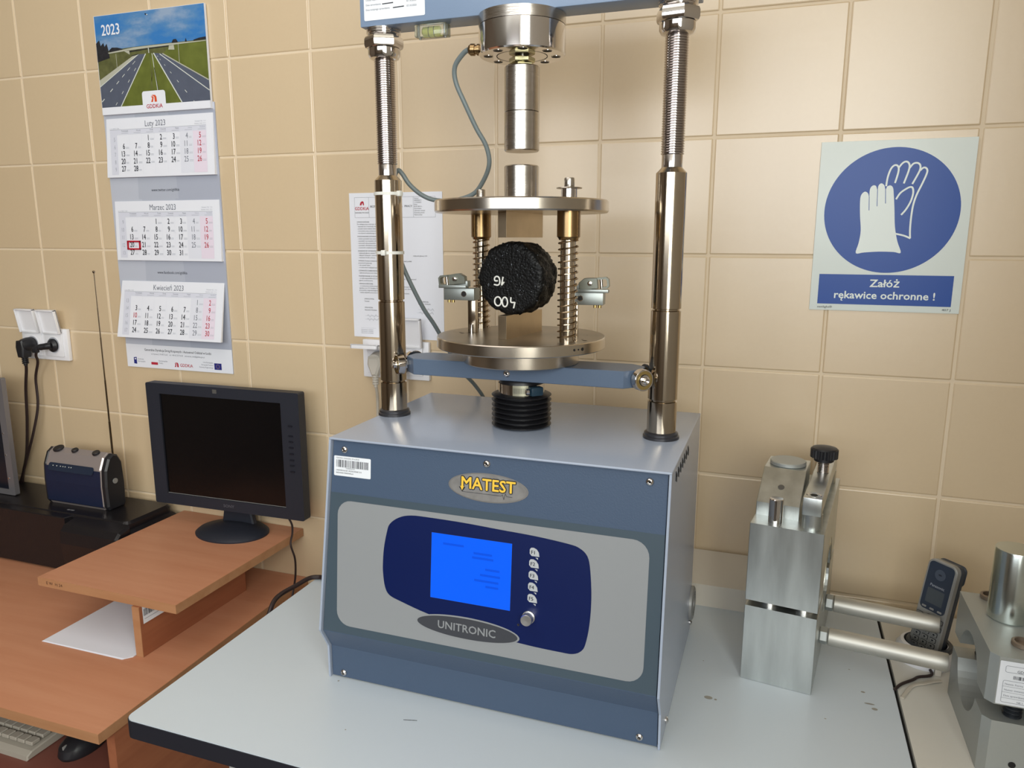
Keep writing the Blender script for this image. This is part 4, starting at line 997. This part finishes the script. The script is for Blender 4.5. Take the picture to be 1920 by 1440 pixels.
# ------------------------------------------------------------------ wall sockets and plugs
def socket(x0, z0, lids, label, plate_z):
    S_ = thing('wall_socket', (x0+.078, 0, z0-.04), label, 'socket', 'double wall sockets with hinged covers')
    g = G(WHITEP); g.box((x0, -.0110, z0-.080), (x0+.154, -.0003, z0), bev=.0022); build('frame_plate', g, S_)
    for i in range(2):
        xa = x0+.012+i*.071
        g = G(WHITEP); g.box((xa, -.0150, z0-.070), (xa+.058, -.0108, z0-.010), bev=.0012)
        Mi = frame((xa+.029, -.0151, z0-.041), (1, 0, 0), (0, 0, 1), (0, -1, 0))
        g.lathe([(.0215, .0001), (.0215, .0012), (.0200, .0012), (.0198, -.0015), (.001, -.0015)], WHITEP, Mi, 36, cap=False)
        g.poly(ell(0, 0, .0197, .0197, 32), mat('socket_recess_grey', (176, 178, 186), .4), Mi, .0003)
        IN = build('socket_insert', g, S_)
        ang, = lids[i]
        # lid hinged at the top of the insert
        Mh = Matrix.Translation((xa-.002, -.0155, z0-.0105)) @ Matrix.Rotation(ang, 4, 'X')
        g = G(WHITEP); g.box((0, -.0015, 0), (.062, .0005, .060), WHITEP, Mh)
        g.box((0, -.0085, 0), (.0030, .0005, .060), WHITEP, Mh, bev=.0006); g.box((.059, -.0085, 0), (.062, .0005, .060), WHITEP, Mh, bev=.0006)
        g.box((0, -.0085, .057), (.062, .0005, .060), WHITEP, Mh, bev=.0006); g.box((.004, -.004, -.002), (.058, .0005, .003), WHITEP, Mh, bev=.0006)
        build('lid', g, S_, 'hinged cover standing open')
    return S_
socket(-1.290, -.0945, ((.16,), (.16,)), 'white double wall socket above the printer with two black plugs', 0)
socket(-.298, -.0800, ((1.42,), (.10,)), 'white double wall socket behind the left column of the press', 0)
g = G(BLACKP); Mi = frame((-1.2490, -.0170, -.1360), (1, 0, 0), (0, 0, 1), (0, -1, 0))
PL = thing('black_plug', (-1.2490, -.0170, -.1360), 'round black plug in the left outlet of the socket above the printer', 'plug')
g.lathe([(.0175, 0), (.0185, .002), (.0185, .014), (.0160, .026), (.0120, .034)], BLACKP, Mi, 32)
g.prism([(-.012, .012), (-.015, -.004), (-.011, -.030), (.008, -.030), (.012, -.004), (.009, .014)], .010, .036, BLACKP, Mi, bev=.003); build('plug_body', g, PL)
g = G(BLACKP)
for k in range(4): g.lathe([(.0062, 0), (.0078, .001), (.0078, .0028), (.0062, .0038)], BLACKP, axisframe((-1.2505, -.040, -.1655-.0045*k), (0, 0, -1)), 16)
g.lathe([(.0055, 0), (.0045, .022)], BLACKP, axisframe((-1.2505, -.040, -.1650), (0, 0, -1)), 14); build('strain_relief', g, PL)
build('plug_cord', G(CABLEB).tube([(-1.2505, -.040, -.180), (-1.2600, -.033, -.200), (-1.2850, -.022, -.2543), (-1.2974, -.02, -.3404), (-1.314, -.02, -.4284), (-1.3346, -.02, -.4818), (-1.3417, -.02, -.5122), (-1.3416, -.012, -.5465), (-1.3433, -.010, -.5796)], .0036, n=8), PL)
PL2 = thing('angled_black_plug', (-1.178, -.0170, -.1355), 'slim black angled plug in the right outlet of the socket above the printer', 'plug')
g = G(BLACKP); g.lathe([(.0165, 0), (.0165, .004), (.010, .010)], BLACKP, frame((-1.1780, -.0165, -.1355), (1, 0, 0), (0, 0, 1), (0, -1, 0)), 28)
g.tube([(-1.1700, -.0280, -.1345), (-1.180, -.034, -.1360), (-1.195, -.040, -.1385), (-1.205, -.044, -.1430)], [.0085]*7+[.008]*6+[.0062]*6, BLACKP, 12, 6)
g.box((-1.2120, -.0500, -.1520), (-1.1975, -.0390, -.1400), BLACKP, bev=.002); build('plug_body', g, PL2)
build('plug_cord', G(CABLEB).tube([(-1.2030, -.044, -.150), (-1.2090, -.042, -.1600), (-1.221, -.030, -.1792), (-1.2481, -.02, -.2244), (-1.2521, -.02, -.2944), (-1.2695, -.028, -.3666), (-1.2984, -.028, -.4268), (-1.3332, -.028, -.4964), (-1.3697, -.02, -.5498), (-1.40, -.012, -.5868)], .0033, n=8), PL2)
PW = thing('grey_plug', (-.2570, -.017, -.1210), 'light grey plug in the socket behind the left column', 'plug')
g = G(GREYPL); Mi = frame((-.2550, -.0170, -.1210), (1, 0, 0), (0, 0, 1), (0, -1, 0))
g.lathe([(.0175, 0), (.0185, .002), (.0185, .010), (.0150, .022)], GREYPL, Mi, 32); g.prism([(-.013, .010), (-.015, -.006), (-.006, -.030), (.006, -.030), (.015, -.006), (.013, .010)], .008, .028, GREYPL, Mi, bev=.004); build('plug_body', g, PW)
g = G(GREYPL)
for k in range(4): g.lathe([(.0050, 0), (.0068, .001), (.0068, .0032), (.0050, .0042)], GREYPL, axisframe((-.2550, -.036, -.1500-.0052*k), (0, 0, -1)), 16)
g.lathe([(.0050, 0), (.0040, .026)], GREYPL, axisframe((-.2550, -.036, -.149), (0, 0, -1)), 14); build('strain_relief', g, PW)
build('plug_cord', G(CABLEW).tube([(-.2550, -.036, -.172), (-.2570, -.028, -.1900), (-.2610, -.02, -.2100), (-.2640, -.016, -.2500), (-.2650, -.016, -.33), (-.264, -.016, -.42), (-.262, -.016, -.49), (-.262, -.016, -.60)], .0034, n=8), PW)
PK = thing('thin_black_plug', (-.184, -.017, -.1210), 'black plug half hidden behind the left column roller', 'plug')
g = G(BLACKP); Mi = frame((-.1840, -.0170, -.1210), (1, 0, 0), (0, 0, 1), (0, -1, 0)); g.lathe([(.0165, 0), (.0175, .002), (.0175, .010), (.0130, .020)], BLACKP, Mi, 28); build('plug_body', g, PK)
g = G(BLACKP); g.tube([(-.1860, -.034, -.1250), (-.1900, -.036, -.1420), (-.1930, -.034, -.1600)], [.007]*6+[.006]*7, BLACKP, 10, 6)
for k in range(5): g.lathe([(.0050, 0), (.0062, .001), (.0062, .0026), (.0050, .0034)], BLACKP, axisframe((-.1930, -.034, -.1580-.0042*k), (0, 0, -1)), 14)
build('strain_relief', g, PK)
build('plug_cord', G(CABLEB).tube([(-.1930, -.034, -.176), (-.1960, -.028, -.1980), (-.1985, -.022, -.24), (-.2000, -.018, -.32), (-.2, -.018, -.45), (-.2, -.016, -.6)], .0028, n=8), PK)
build('machine_cord', G(CABLEB).tube([(.06, -.197, -.46), (.04, -.17, -.485), (-.05, -.165, -.5045), (-.16, -.190, -.5045), (-.2422, -.25, -.5030), (-.2661, -.25, -.5050), (-.2830, -.26, -.5055), (-.2917, -.29, -.5082), (-.2994, -.32, -.5104), (-.2950, -.35, -.5102), (-.2900, -.37, -.5200), (-.2890, -.39, -.5500), (-.292, -.40, -.62), (-.292, -.40, -.8)], .0043, n=10), label='thick dark cord draped over the back left edge of the white table', cat='cord')

# ------------------------------------------------------------------ A4 instruction sheet
SH = thing('instruction_sheet', (-.218, 0, .072), 'laminated white A4 instruction sheet taped behind the left column', 'notice')
g = G(PAPER); g.box((-.3225, -.0016, -.0760), (-.1130, -.0004, .2190)); build('sheet', g, SH)
Mw = frame((0, -.0019, 0), (1, 0, 0), (0, 0, 1), (0, -1, 0)); g = G(INK)
def hl(x0, x1, z, w=.0004, mt=INKG): g.poly([(x0, z-w/2), (x1, z-w/2), (x1, z+w/2), (x0, z+w/2)], mt, Mw)
def vl(x, z0, z1, w=.0004, mt=INKG): g.poly([(x-w/2, z0), (x+w/2, z0), (x+w/2, z1), (x-w/2, z1)], mt, Mw)
for z in (.2100, .1700): hl(-.3100, -.1280, z)
for x in (-.3100, -.2770, -.1760, -.1280): vl(x, .1700, .2100)
g.poly([(-.2980, .1945), (-.2965, .2000), (-.2930, .2025), (-.2900, .2025), (-.2885, .2000), (-.2880, .1945), (-.2905, .1945), (-.2912, .1985), (-.2925, .1985), (-.2940, .1945)], INKR, Mw)
g.text('GDDKiA', -.2935, .1850, .0090, INKR, Mw, 'CENTER', .95, .02); g.text('ODDZIAŁ W ŁODZI', -.2935, .1785, .0036, INK, Mw, 'CENTER', 1, .015)
g.text('BEZPIECZEŃSTWO I HIGIENA', -.2740, .1900, .0056, INK, Mw, 'LEFT', 1, .015); g.text('PRACY', -.1960, .1900, .0056, INK, Mw, 'LEFT', 1, .015)
for i, t in enumerate(('Numer:', 'GDDKIA-T-', '1.1/12/2012', 'Data:', '02.01.2012 r.', 'Stanowisko:', 'Laborant, technik', 'Kontrola jakości', 'Nazwa prasy:')):
    g.text(t, -.1745, .2058-i*.0040, .0034, INK, Mw, 'LEFT', 1, .012 if i in (1, 2, 4) else 0)
rnd = random.Random(5); z = .1600
words = ['UWAGI OGÓLNE:', 'Do obsługi prasy może być dopuszczony pracownik który ukończył 18 lat', '- zapoznał się z instrukcją obsługi', '- posiada ważne badania lekarskie oraz odzież roboczą', '- stanowisko pracy utrzymane w czystości', '- nie używać uszkodzonego urządzenia', '', 'PODSTAWOWE CZYNNOŚCI PRACOWNIKA:', '- należy sprawdzić stan techniczny prasy', '- sprawdzić czy wszystkie osłony są na miejscu', '- sprawdzić stan przewodów', '- sprawdzić oświetlenie stanowiska', '- uruchomić urządzenie próbnie', '', 'ZASADNICZE CZYNNOŚCI PRACOWNIKA:', '- wyłącznik główny ustawić na 1', '- włączyć komputer i sterownik prasy, po zakończeniu oznaczeń ustawić na 0', '- stosować środki ochrony', '', 'UWAGA: Podczas trwania badania nie wolno wkładać rąk do prasy, dotykać próbki', 'przestrzeń badawczą', '- nie usuwać osłon', '- w razie awarii wyłączyć zasilanie', '', 'CZYNNOŚCI ZABRONIONE:', '- zabrania się pracy bez rękawic', '', 'POSTĘPOWANIE W SYTUACJI AWARYJNEJ:', '- w razie nieprawidłowości pracy urządzenia należy natychmiast przerwać pracę i wezwać', 'zgłosić przełożonemu', '', 'UWAGI KOŃCOWE:', '- w czasie pracy należy przestrzegać przepisów oraz instrukcji stanowiskowych zakładu', 'zgodnie z art. 211 Kodeksu Pracy przestrzeganie przepisów i zasad BHP jest obowiązkiem', 'pracownika, nieprzestrzeganie tych zasad podlega karze porządkowej', '- każdy wypadek przy pracy zgłosić niezwłocznie, a także o każdym zagrożeniu']
wide = {19, 28, 32, 33, 34, 35}
for i, t in enumerate(words):
    if t:
        hd = t[0] != '-' and t.isupper() or t.endswith(':')
        if not hd and i not in wide: t = t[:34]
        g.text(t, -.3060, z, .0036, INK, Mw, 'LEFT', 1.0, .012 if hd or i == 19 else 0)
        if i == 16: g.text('wyłącznik główny z 0/1', -.1790, z, .0034, INK, Mw)
        z -= .0045
    else: z -= .0022
for x, zz, t in ((-.2950, .0030, 'OPRACOWAŁ:'), (-.2950, -.0020, 'Technik'), (-.2950, -.0150, 'SPRAWDZIŁ:'), (-.2950, -.0200, 'Naczelnik Wydziału'), (-.1700, .0005, 'ZATWIERDZIŁ:'), (-.1700, -.0040, 'Dyrektor Oddziału')): g.text(t, x, zz, .0036, INK, Mw)
for (x, zz, w) in ((-.290, -.031, .035), (-.290, -.0385, .030), (-.165, -.0140, .030), (-.168, -.0210, .032)):
    hl(x-.005, x+w, zz, .0003, INKL); pts = [(x+w*k/10, zz+.003*sin(k*2.3)) for k in range(11)]
    for a_, b_ in zip(pts, pts[1:]): seg(g, a_, b_, .00035, INKG, Mw, 0)
hl(-.3050, -.2700, -.0570, .0003, INKL)
for i in range(3): g.text('Opracowano w Wydziale', -.3050, -.0615-i*.0035, .0028, INKG, Mw)
build('sheet_print', g, SH)

# ------------------------------------------------------------------ glove sign
SG = thing('safety_sign', (.685, 0, .148), 'white and blue sign with two gloves, Załóż rękawice ochronne', 'sign')
g = G(SIGNW); g.box((.5725, -.0032, .0108), (.7975, -.0006, .2845), bev=.0004); build('sign_plate', g, SG)
Mq = frame((.5725, -.0034, .0108), (1, 0, 0), (0, 0, 1), (0, -1, 0)); g = G(SIGNB)
# local frame: x 0..0.225
g.poly(ell(.1115, .1630, .0995, .0993, 96), SIGNB, Mq, .0001)
g.poly([(.0121, .0107), (.2124, .0107), (.2124, .0603), (.0121, .0603)], SIGNB, Mq, .0001)
g.text('Załóż', .1130, .0405, .0172, SIGNW, Mq, 'CENTER', 1.10, .026, .0004); tr_ = 'rekawice ochronne !'; v1 = text_geo(tr_, 'CENTER', 0)[0]; v2 = text_geo('re', 'LEFT', 0)[0]
xe = .1130+(min(p[0] for p in v1)+max(p[0] for p in v2)-min(p[0] for p in v2))*.0172*1.06
g.poly([(xe-.0020, .0212), (xe-.0040, .0192), (xe-.0038, .0170), (xe-.0014, .0164), (xe-.0004, .0172), (xe-.0018, .0178), (xe-.0024, .0188), (xe-.0006, .0208)], SIGNW, Mq, .0004)
g.text(tr_, .1130, .0208, .0172, SIGNW, Mq, 'CENTER', 1.06, .026, .0004)
g.text('xenlight®', .0123, .0039, .0050, INK, Mq, z=.0002, sq=1.2); g.text('407 J', .2130, .0039, .0050, INK, Mq, 'RIGHT', 1.3, z=.0002)
glove = [(.0653, .0954), (.0683, .1123), (.0697, .1317), (.0668, .1553), (.065, .1766), (.0655, .1880), (.0705, .1939), (.0757, .1912), (.0780, .1849), (.0780, .1975), (.0815, .2032), (.0865, .2026), (.0893, .1955), (.0901, .2030), (.094, .2066), (.0986, .2034), (.1010, .1965), (.1031, .2015), (.108, .2030), (.1118, .1989), (.1137, .1885), (.1165, .1675), (.1199, .138), (.1255, .1147), (.1321, .0966), (.1212, .0976), (.0995, .098), (.0777, .0965)]
gq = smooth_closed(glove, 4)
g.poly(gq, SIGNW, Mq, .0003)
for a_, b_ in (((.0780, .1860), (.0794, .1641)), ((.0893, .1965), (.0907, .1704)), ((.1010, .1975), (.1028, .1748))): seg(g, a_, b_, .0009, SIGNB, Mq, .0005)
def stroke2(pts, w, zz):
    P_ = [Vector((p[0], p[1], 0)) for p in pts]; Q = []
    for i in range(len(P_)-1):
        p0 = P_[max(i-1, 0)]; p1 = P_[i]; p2 = P_[i+1]; p3 = P_[min(i+2, len(P_)-1)]
        for k in range(5):
            t = k/5; Q.append(.5*((2*p1)+(p2-p0)*t+(2*p0-5*p1+4*p2-p3)*t*t+(3*p1-p0-3*p2+p3)*t**3))
    Q.append(P_[-1]); vs = []
    for i, p in enumerate(Q):
        d = (Q[min(i+1, len(Q)-1)]-Q[max(i-1, 0)]).normalized(); nq = Vector((-d.y, d.x, 0))*w/2; vs += [p-nq, p+nq]
    g.add([(v.x, v.y, zz) for v in vs], [(2*i, 2*i+2, 2*i+3, 2*i+1) for i in range(len(Q)-1)], SIGNW, Mq)
for k_, l_ in enumerate(([(.1014, .2019), (.1025, .2158), (.1057, .2281), (.11, .2338), (.1144, .234), (.1171, .2298), (.1169, .2216), (.1138, .2066)],
 [(.1169, .2297), (.1213, .2363), (.1258, .2394), (.1301, .2381), (.1325, .2325), (.1314, .2233), (.1266, .2057)],
 [(.1328, .2294), (.1375, .2358), (.1431, .2369), (.1471, .2341), (.1481, .228), (.1456, .2199), (.1389, .2046)],
 [(.1483, .2253), (.1523, .2293), (.1561, .2288), (.1584, .2246), (.1572, .2175), (.1528, .2043), (.1467, .1879), (.1431, .1714), (.142, .1526), (.1422, .1337), (.1435, .1194)],
 [(.1440, .1194), (.1345, .1236), (.1217, .1268)],
 [(.1176, .1811), (.1226, .1904), (.1297, .1965), (.1361, .1999), (.14, .1984), (.1414, .1901), (.1391, .1777), (.1335, .1653), (.1272, .1565)])):
    stroke2(l_, .0027, .0003+.00004*k_)
build('sign_print', g, SG, 'blue disc, glove outlines and white lettering')

# ------------------------------------------------------------------ wall calendar
CA = thing('wall_calendar', (-.80, 0, .2), 'three-month 2023 wall calendar with a motorway photo on its header', 'calendar')
g = G(BOARD); g.box((-.9560, -.0028, -.1775), (-.6440, -.0008, .4150)); BK = build('backing_board', g, CA)
Mc = frame((0, -.0030, 0), (1, 0, 0), (0, 0, 1), (0, -1, 0)); g = G(BOARD2)
for za, zb in ((-.1220, .0300), (.0300, .2150), (.2150, .3990)): 
    g.poly([(-.8750, za), (-.7600, za), (-.7700, zb), (-.8650, zb)], mat('mid_grey_calendar_print', (176, 181, 194), .5), Mc, .0001); g.poly([(-.7600, za), (-.6440, za), (-.6440, zb), (-.7700, zb)], BOARD2, Mc, .0001)
g.poly([(-.9560, -.1775), (-.6440, -.1775), (-.6440, -.1220), (-.9560, -.1220)], PAPER, Mc, .0002)
g.text('www.twitter.com/gddkia', -.7960, .2320, .0090, INK, Mc, 'CENTER', .88, 0, .0004); g.text('www.facebook.com/gddkia', -.7960, .0470, .0090, INK, Mc, 'CENTER', .88, 0, .0004)
g.text('Generalna Dyrekcja Dróg Krajowych i Autostrad Oddział w Łodzi', -.8010, -.1365, .0080, INK, Mc, 'CENTER', .92, .006, .0004)
g.text('ul. Irysowa 2, 91-857 Łódź    tel. +48 42 233 96 00    sekretariat_lodz@gddkia.gov.pl', -.8010, -.1450, .0052, INKG, Mc, 'CENTER', .88, 0, .0004)
g.poly([(-.9350, -.1690), (-.9260, -.1700), (-.9260, -.1530), (-.9350, -.1545)], INKN, Mc, .0004); g.poly(ell(-.930, -.1575, .0022, .0022, 8), PAPER, Mc, .0006)
g.text('Fundusze', -.9225, -.1590, .0048, INKG, Mc, z=.0004); g.text('Europejskie', -.9225, -.1645, .0048, INKG, Mc, z=.0004)
g.poly([(-.8820, -.1690), (-.8620, -.1690), (-.8620, -.1630), (-.8820, -.1630)], INKR, Mc, .0004); g.text('Rzeczpospolita', -.8590, -.1605, .0048, INKG, Mc, z=.0004, sq=.9); g.text('Polska', -.8590, -.1660, .0048, INKG, Mc, z=.0004)
def logo(g, x, z, s, M_, zz, mt=INKO):
    for pq in ([(-.55, 0), (-.2, 0), (-.02, .62), (-.12, .80), (-.55, .74), (-.34, .62), (-.30, .50)], [(.12, 0), (.55, 0), (.5, .7), (.3, .95), (-.15, .98), (-.45, .88), (-.06, .84), (.12, .66)]):
        g.poly([(x+a_*s, z+b_*s) for a_, b_ in pq], mt, M_, zz)
logo(g, -.8060, -.1710, .0110, Mc, .0004, INKR); g.text('GDDKiA', -.7960, -.1695, .0105, INKR, Mc, 'LEFT', .95, .015, .0004)
for i, t in enumerate(('Unia Europejska', 'Europejski Fundusz', 'Rozwoju Regionalnego')): g.text(t, -.6990, -.1565-i*.0058, .0046, INKG, Mc, 'RIGHT', .95, 0, .0004)
g.poly([(-.6960, -.1705), (-.6755, -.1705), (-.6755, -.1555), (-.6960, -.1555)], INKN, Mc, .0004)
for k in range(12): g.poly(ell(-.6858+.0045*cos(k*PI/6), -.1630+.0045*sin(k*PI/6), .0006, .0006, 5), YEL, Mc, .0006)
build('board_print', g, CA, 'grey fields, web addresses and logo strip')
# header card with photograph
g = G(PAPER); g.box((-.9520, -.0085, .4010), (-.6480, -.0028, .6100)); HC_ = build('header_card', g, CA)
Mh = frame((-.9513, -.0087, .6108), (1, 0, 0), (0, 0, 1), (0, -1, 0)); g = G(SKY)
def cp(pts, mt, z): g.poly([(u, -v) for u, v in pts], mt, Mh, z)
cp([(.0008, .0015), (.3030, .0015), (.3030, .0940), (.0008, .0940)], SKY, .0001)
cp([(.0008, .0790), (.0367, .0745), (.0991, .0722), (.16, .0716), (.2145, .0712), (.3030, .0720), (.3030, .1940), (.0008, .1940)], GRASS2, .0003)
cp([(.205, .077), (.3030, .0735), (.3030, .150), (.186, .0925)], GRASS, .00035)
cp([(.0008, .135), (.1063, .0885), (.1182, .088), (.0008, .149)], CONC, .0004)
cp([(.0008, .1492), (.1182, .0881), (.138, .0887), (.0563, .1938), (.0008, .1938)], ROADM, .0005)
cp([(.1392, .088), (.16, .0887), (.2263, .1938), (.0575, .1938)], GRASS, .0005)
cp([(.1611, .0887), (.1848, .0915), (.3028, .1523), (.3028, .1938), (.2285, .1938)], ROADM, .0005)
def ln(a, b, w, mt=PLINE, z=.0007): seg(g, (a[0], -a[1]), (b[0], -b[1]), w, mt, Mh, z)
ln((.1385, .0885), (.0565, .1935), .0022); ln((.1605, .0887), (.2275, .1935), .0026); ln((.1769, .0916), (.3028, .1733), .0018); ln((.1848, .0915), (.3028, .1523), .0022, CONC); ln((.0008, .1490), (.1182, .0882), .0016)
for k in range(7):
    t = (k/7)**1.5; t2 = t+.045*(.4+t); ln((.170+.080*t*1.4, .095+.098*t*1.25), (.170+.080*t2*1.4, .095+.098*t2*1.25), .0008+.001*t)
for k in range(6):
    t = 1-(k/6)**.8; a_ = (.115-.113*t, .096+.085*t); b_ = (.115-.113*(t-.07), .096+.085*(t-.07)); ln(a_, b_, .0008+.0012*t)
for k in range(4):
    t = 1-k*.24; ln((.1265-.085*t, .095+.095*t), (.1265-.085*(t-.06), .095+.095*(t-.06)), .0012)
ln((.150, .089), (.1495, .1740), .0018, GRASS2); ln((.1560, .089), (.1640, .1700), .0014, PLINE); ln((.1545, .120), (.1425, .1720), .0014, GRASS2); ln((.1590, .118), (.1660, .170), .0012, PTREE)
cp([(.0008, .0576), (.0104, .0514), (.0136, .0638), (.0218, .0575), (.0245, .066), (.0311, .060), (.0343, .0724), (.0369, .090), (.0008, .0965)], PTREE, .0008)
cp([(.0367, .074), (.045, .0690), (.060, .0700), (.075, .0735), (.075, .0765), (.0367, .0785)], PTREE, .0006)
cp([(.2120, .0710), (.216, .0655), (.224, .0650), (.228, .0700), (.228, .0740), (.2120, .0745)], PTREE, .0006); cp([(.2480, .0700), (.2500, .0650), (.2520, .0700), (.2520, .073), (.2480, .073)], PTREE, .0006); cp([(.270, .0705), (.285, .0675), (.303, .0665), (.303, .0715), (.270, .0725)], PTREE, .0006)
cp([(.0326, .0790), (.1083, .0732), (.1664, .0726), (.2096, .0727), (.3028, .0737), (.3028, .0750), (.2025, .0763), (.1498, .0770), (.0913, .0785), (.0357, .0812)], CONC, .0009)
cp([(.0913, .0800), (.150, .0778), (.2025, .0768), (.2025, .0785), (.150, .0795), (.0913, .0825)], PTREE, .00085)
cp([(.2045, .0770), (.2171, .0765), (.2184, .0863), (.2016, .085)], CONC, .0009); cp([(.0792, .0790), (.0936, .0775), (.0947, .0873)], CONC, .0009); cp([(.1467, .0775), (.1488, .0775), (.1488, .0878), (.1470, .0878)], PLINE, .0009)
ln((.2294, .0755), (.2290, .1131), .0011, CONC, .0010); ln((.0555, .0830), (.0554, .1148), .0010, CONC, .0010); ln((.1180, .088), (.0990, .0905), .0015, PTREE, .0009)
for i in range(4): pass
g.text('2023', .0195, -.0425, .0315, PAPER, Mh, 'LEFT', .86, .02, .0011)
tab = rr(.1190, -.2000, .1838, -.1655, .006, 5); g.poly(tab, PAPER, Mh, .0011); g.poly([(.0008, -.1938), (.3030, -.1938), (.3030, -.2095), (.0008, -.2095)], PAPER, Mh, .0013)
logo(g, .1515, -.1888, .0150, Mh, .0015); g.text('GDDKiA', .1516, -.2015, .0120, INKR, Mh, 'CENTER', 1.0, .018, .0016)
g.poly(ell(.1475, -.0090, .0022, .0015, 8), INK, Mh, .0011); g.poly(ell(.1515, -.0105, .0022, .0010, 8), PLINE, Mh, .0012)
build('header_photo', g, HC_, 'printed motorway photograph with white 2023')
def pad(ztop, zbot, dy0, dy1, xa, xb, month, first, ndays, reds, marks, weeks, label, shift=(0, 0)):
    # pad front surface: planar quad hinged at the top, bottom edge dy1 proud of the board
    tl = Vector((xa, -.0035-dy0, ztop)); tr = Vector((xb, -.0035-dy0, ztop)); bl = Vector((xa-shift[0], -.0035-dy1, zbot)); br = Vector((xb+shift[1], -.0035-dy1, zbot))
    back = [Vector((p.x, -.0030, p.z)) for p in (tl, tr, br, bl)]
    back[2].y = back[3].y = -.0035-dy1+.0055 if dy1 > .012 else -.0030
    g = G(PAPER); g.add([tl, tr, br, bl]+back, [(0, 3, 2, 1), (4, 5, 6, 7), (0, 1, 5, 4), (1, 2, 6, 5), (2, 3, 7, 6), (3, 0, 4, 7)], PAPER)
    pd = build('month_pad', g, CA, label)
    Mz = frame(tl, (1, 0, 0), (tl-(tl+Vector((0, bl.y-tl.y, bl.z-tl.z)))), None)
    nv = Vector((1, 0, 0)).cross(Vector((0, tl.y-bl.y, tl.z-bl.z))).normalized()
    if nv.y > 0: nv = -nv
    Mz = frame(tl+nv*.0003, (1, 0, 0), (0, tl.y-bl.y, tl.z-bl.z), nv); H = (tl-bl).length; Wd = xb-xa
    x1_, x2_ = .0090, Wd-.0190
    g = G(INK); top = -.0245
    g.text(month+' 2023', Wd*.47, top+.0042, .0180, INKG, Mz, 'CENTER', .82, 0, .0001)
    g.poly([(x1_, top-.0005), (x2_, top-.0005), (x2_, top), (x1_, top)], INKG, Mz, .0001)
    g.poly([(x1_, top-.0110), (x2_, top-.0110), (x2_, top-.0005), (x1_, top-.0005)], CELLG, Mz, .0001)
    g.poly([(x1_, -H+.0060), (x1_+.0200, -H+.0060), (x1_+.0200, top-.0110), (x1_, top-.0110)], CELLG, Mz, .0001)
    g.text('nr rej. 0025 / 1234', x1_, top+.0012, .0036, INKL, Mz, z=.0001); g.text('Wschód: 7.02   7.13', x2_, top+.0075, .0036, INKL, Mz, 'RIGHT', z=.0001); g.text('Zachód: 16.42  17.11', x2_, top+.0025, .0036, INKL, Mz, 'RIGHT', z=.0001)
    cw = (x2_-x1_-.0200)/7; rows_ = 5; rh = (H+top-.0110-.0130)/rows_*1.02
    dn = ('Poniedziałek', 'Wtorek', 'Środa', 'Czwartek', 'Piątek', 'Sobota', 'Niedziela')
    for k in range(7):
        xr2 = x1_+.0200+cw*(k+1)-.0020
        g.text(dn[k], xr2, top-.0050, .0046, INKG if k < 5 else INKL, Mz, 'RIGHT', .85, 0, .0002); g.poly([(xr2-.020, top-.0085), (xr2, top-.0085), (xr2, top-.0078), (xr2-.020, top-.0078)], INKL, Mz, .0002)
        if k >= 5: g.poly([(x1_+.0200+cw*k, -H+.0060), (x1_+.0200+cw*(k+1), -H+.0060), (x1_+.0200+cw*(k+1), top-.0110), (x1_+.0200+cw*k, top-.0110)], CELLP if k == 6 else mat('very_pale_print', (220, 222, 232), .55), Mz, .0001)
        g.poly([(x1_+.0200+cw*k, -H+.0060), (x1_+.0202+cw*k, -H+.0060), (x1_+.0202+cw*k, top-.0110), (x1_+.0200+cw*k, top-.0110)], CELLG, Mz, .0002)
    for d in range(1, ndays+1):
        q = first+d-1; r_, k = divmod(q, 7); xx = x1_+.0200+cw*k+cw*.62; yy = top-.0110-rh*(r_+1)+.0015
        mt = INKR if (k == 6 or d in reds) else (INKG if k == 5 else INK)
        g.text(str(d), xx, yy, .0172, mt, Mz, 'RIGHT', .74, .012 if mt is not INKG else .004, .0002)
        for e in range(2): g.poly([(xx+.0020, yy+.0008+e*.0022), (xx+.0095+(d*7 % 4)*.001, yy+.0008+e*.0022), (xx+.0095+(d*7 % 4)*.001, yy+.0014+e*.0022), (xx+.0020, yy+.0014+e*.0022)], INKL, Mz, .0002)
    for r_, wk in enumerate(weeks): g.text(str(wk), x1_+.0150, top-.0110-rh*(r_+1)+.0015, .0130, INKL, Mz, 'RIGHT', .7, 0, .0002)
    build('month_print', g, pd)
    return Mz, top, rh, cw, x1_
pad(.3930, .2640, .001, .0075, -.9475, -.6485, 'Luty', 2, 28, (), (), (5, 6, 7, 8, 9), 'February pad', (.0060, 0))
r = pad(.2110, .0770, .001, .0065, -.9460, -.6480, 'Marzec', 2, 31, (), (), (9, 10, 11, 12, 13), 'March pad', (.002, 0))
pad(.0290, -.1020, .001, .0260, -.9460, -.6500, 'Kwiecień', 5, 30, (10,), (), (13, 14, 15, 16, 17), 'April pad, lower edge curling off the board', (.006, 0))
Mz, top, rh, cw, x1_ = r
g = G(REDP)
ox, oy = x1_+.0200+cw*.10, top-.0110-rh*4-.0045
ow, oh = cw*1.08, rh*1.18
for (xa, ya, xb, yb) in ((0, 0, ow, .0034), (0, oh-.0034, ow, oh), (0, 0, .0030, oh), (ow-.0034, 0, ow, oh)): g.box((ox+xa, oy+ya, .0006), (ox+xb, oy+yb, .0030), REDP, Mz)
build('date_slider', g, CA, 'red plastic frame around March 20')
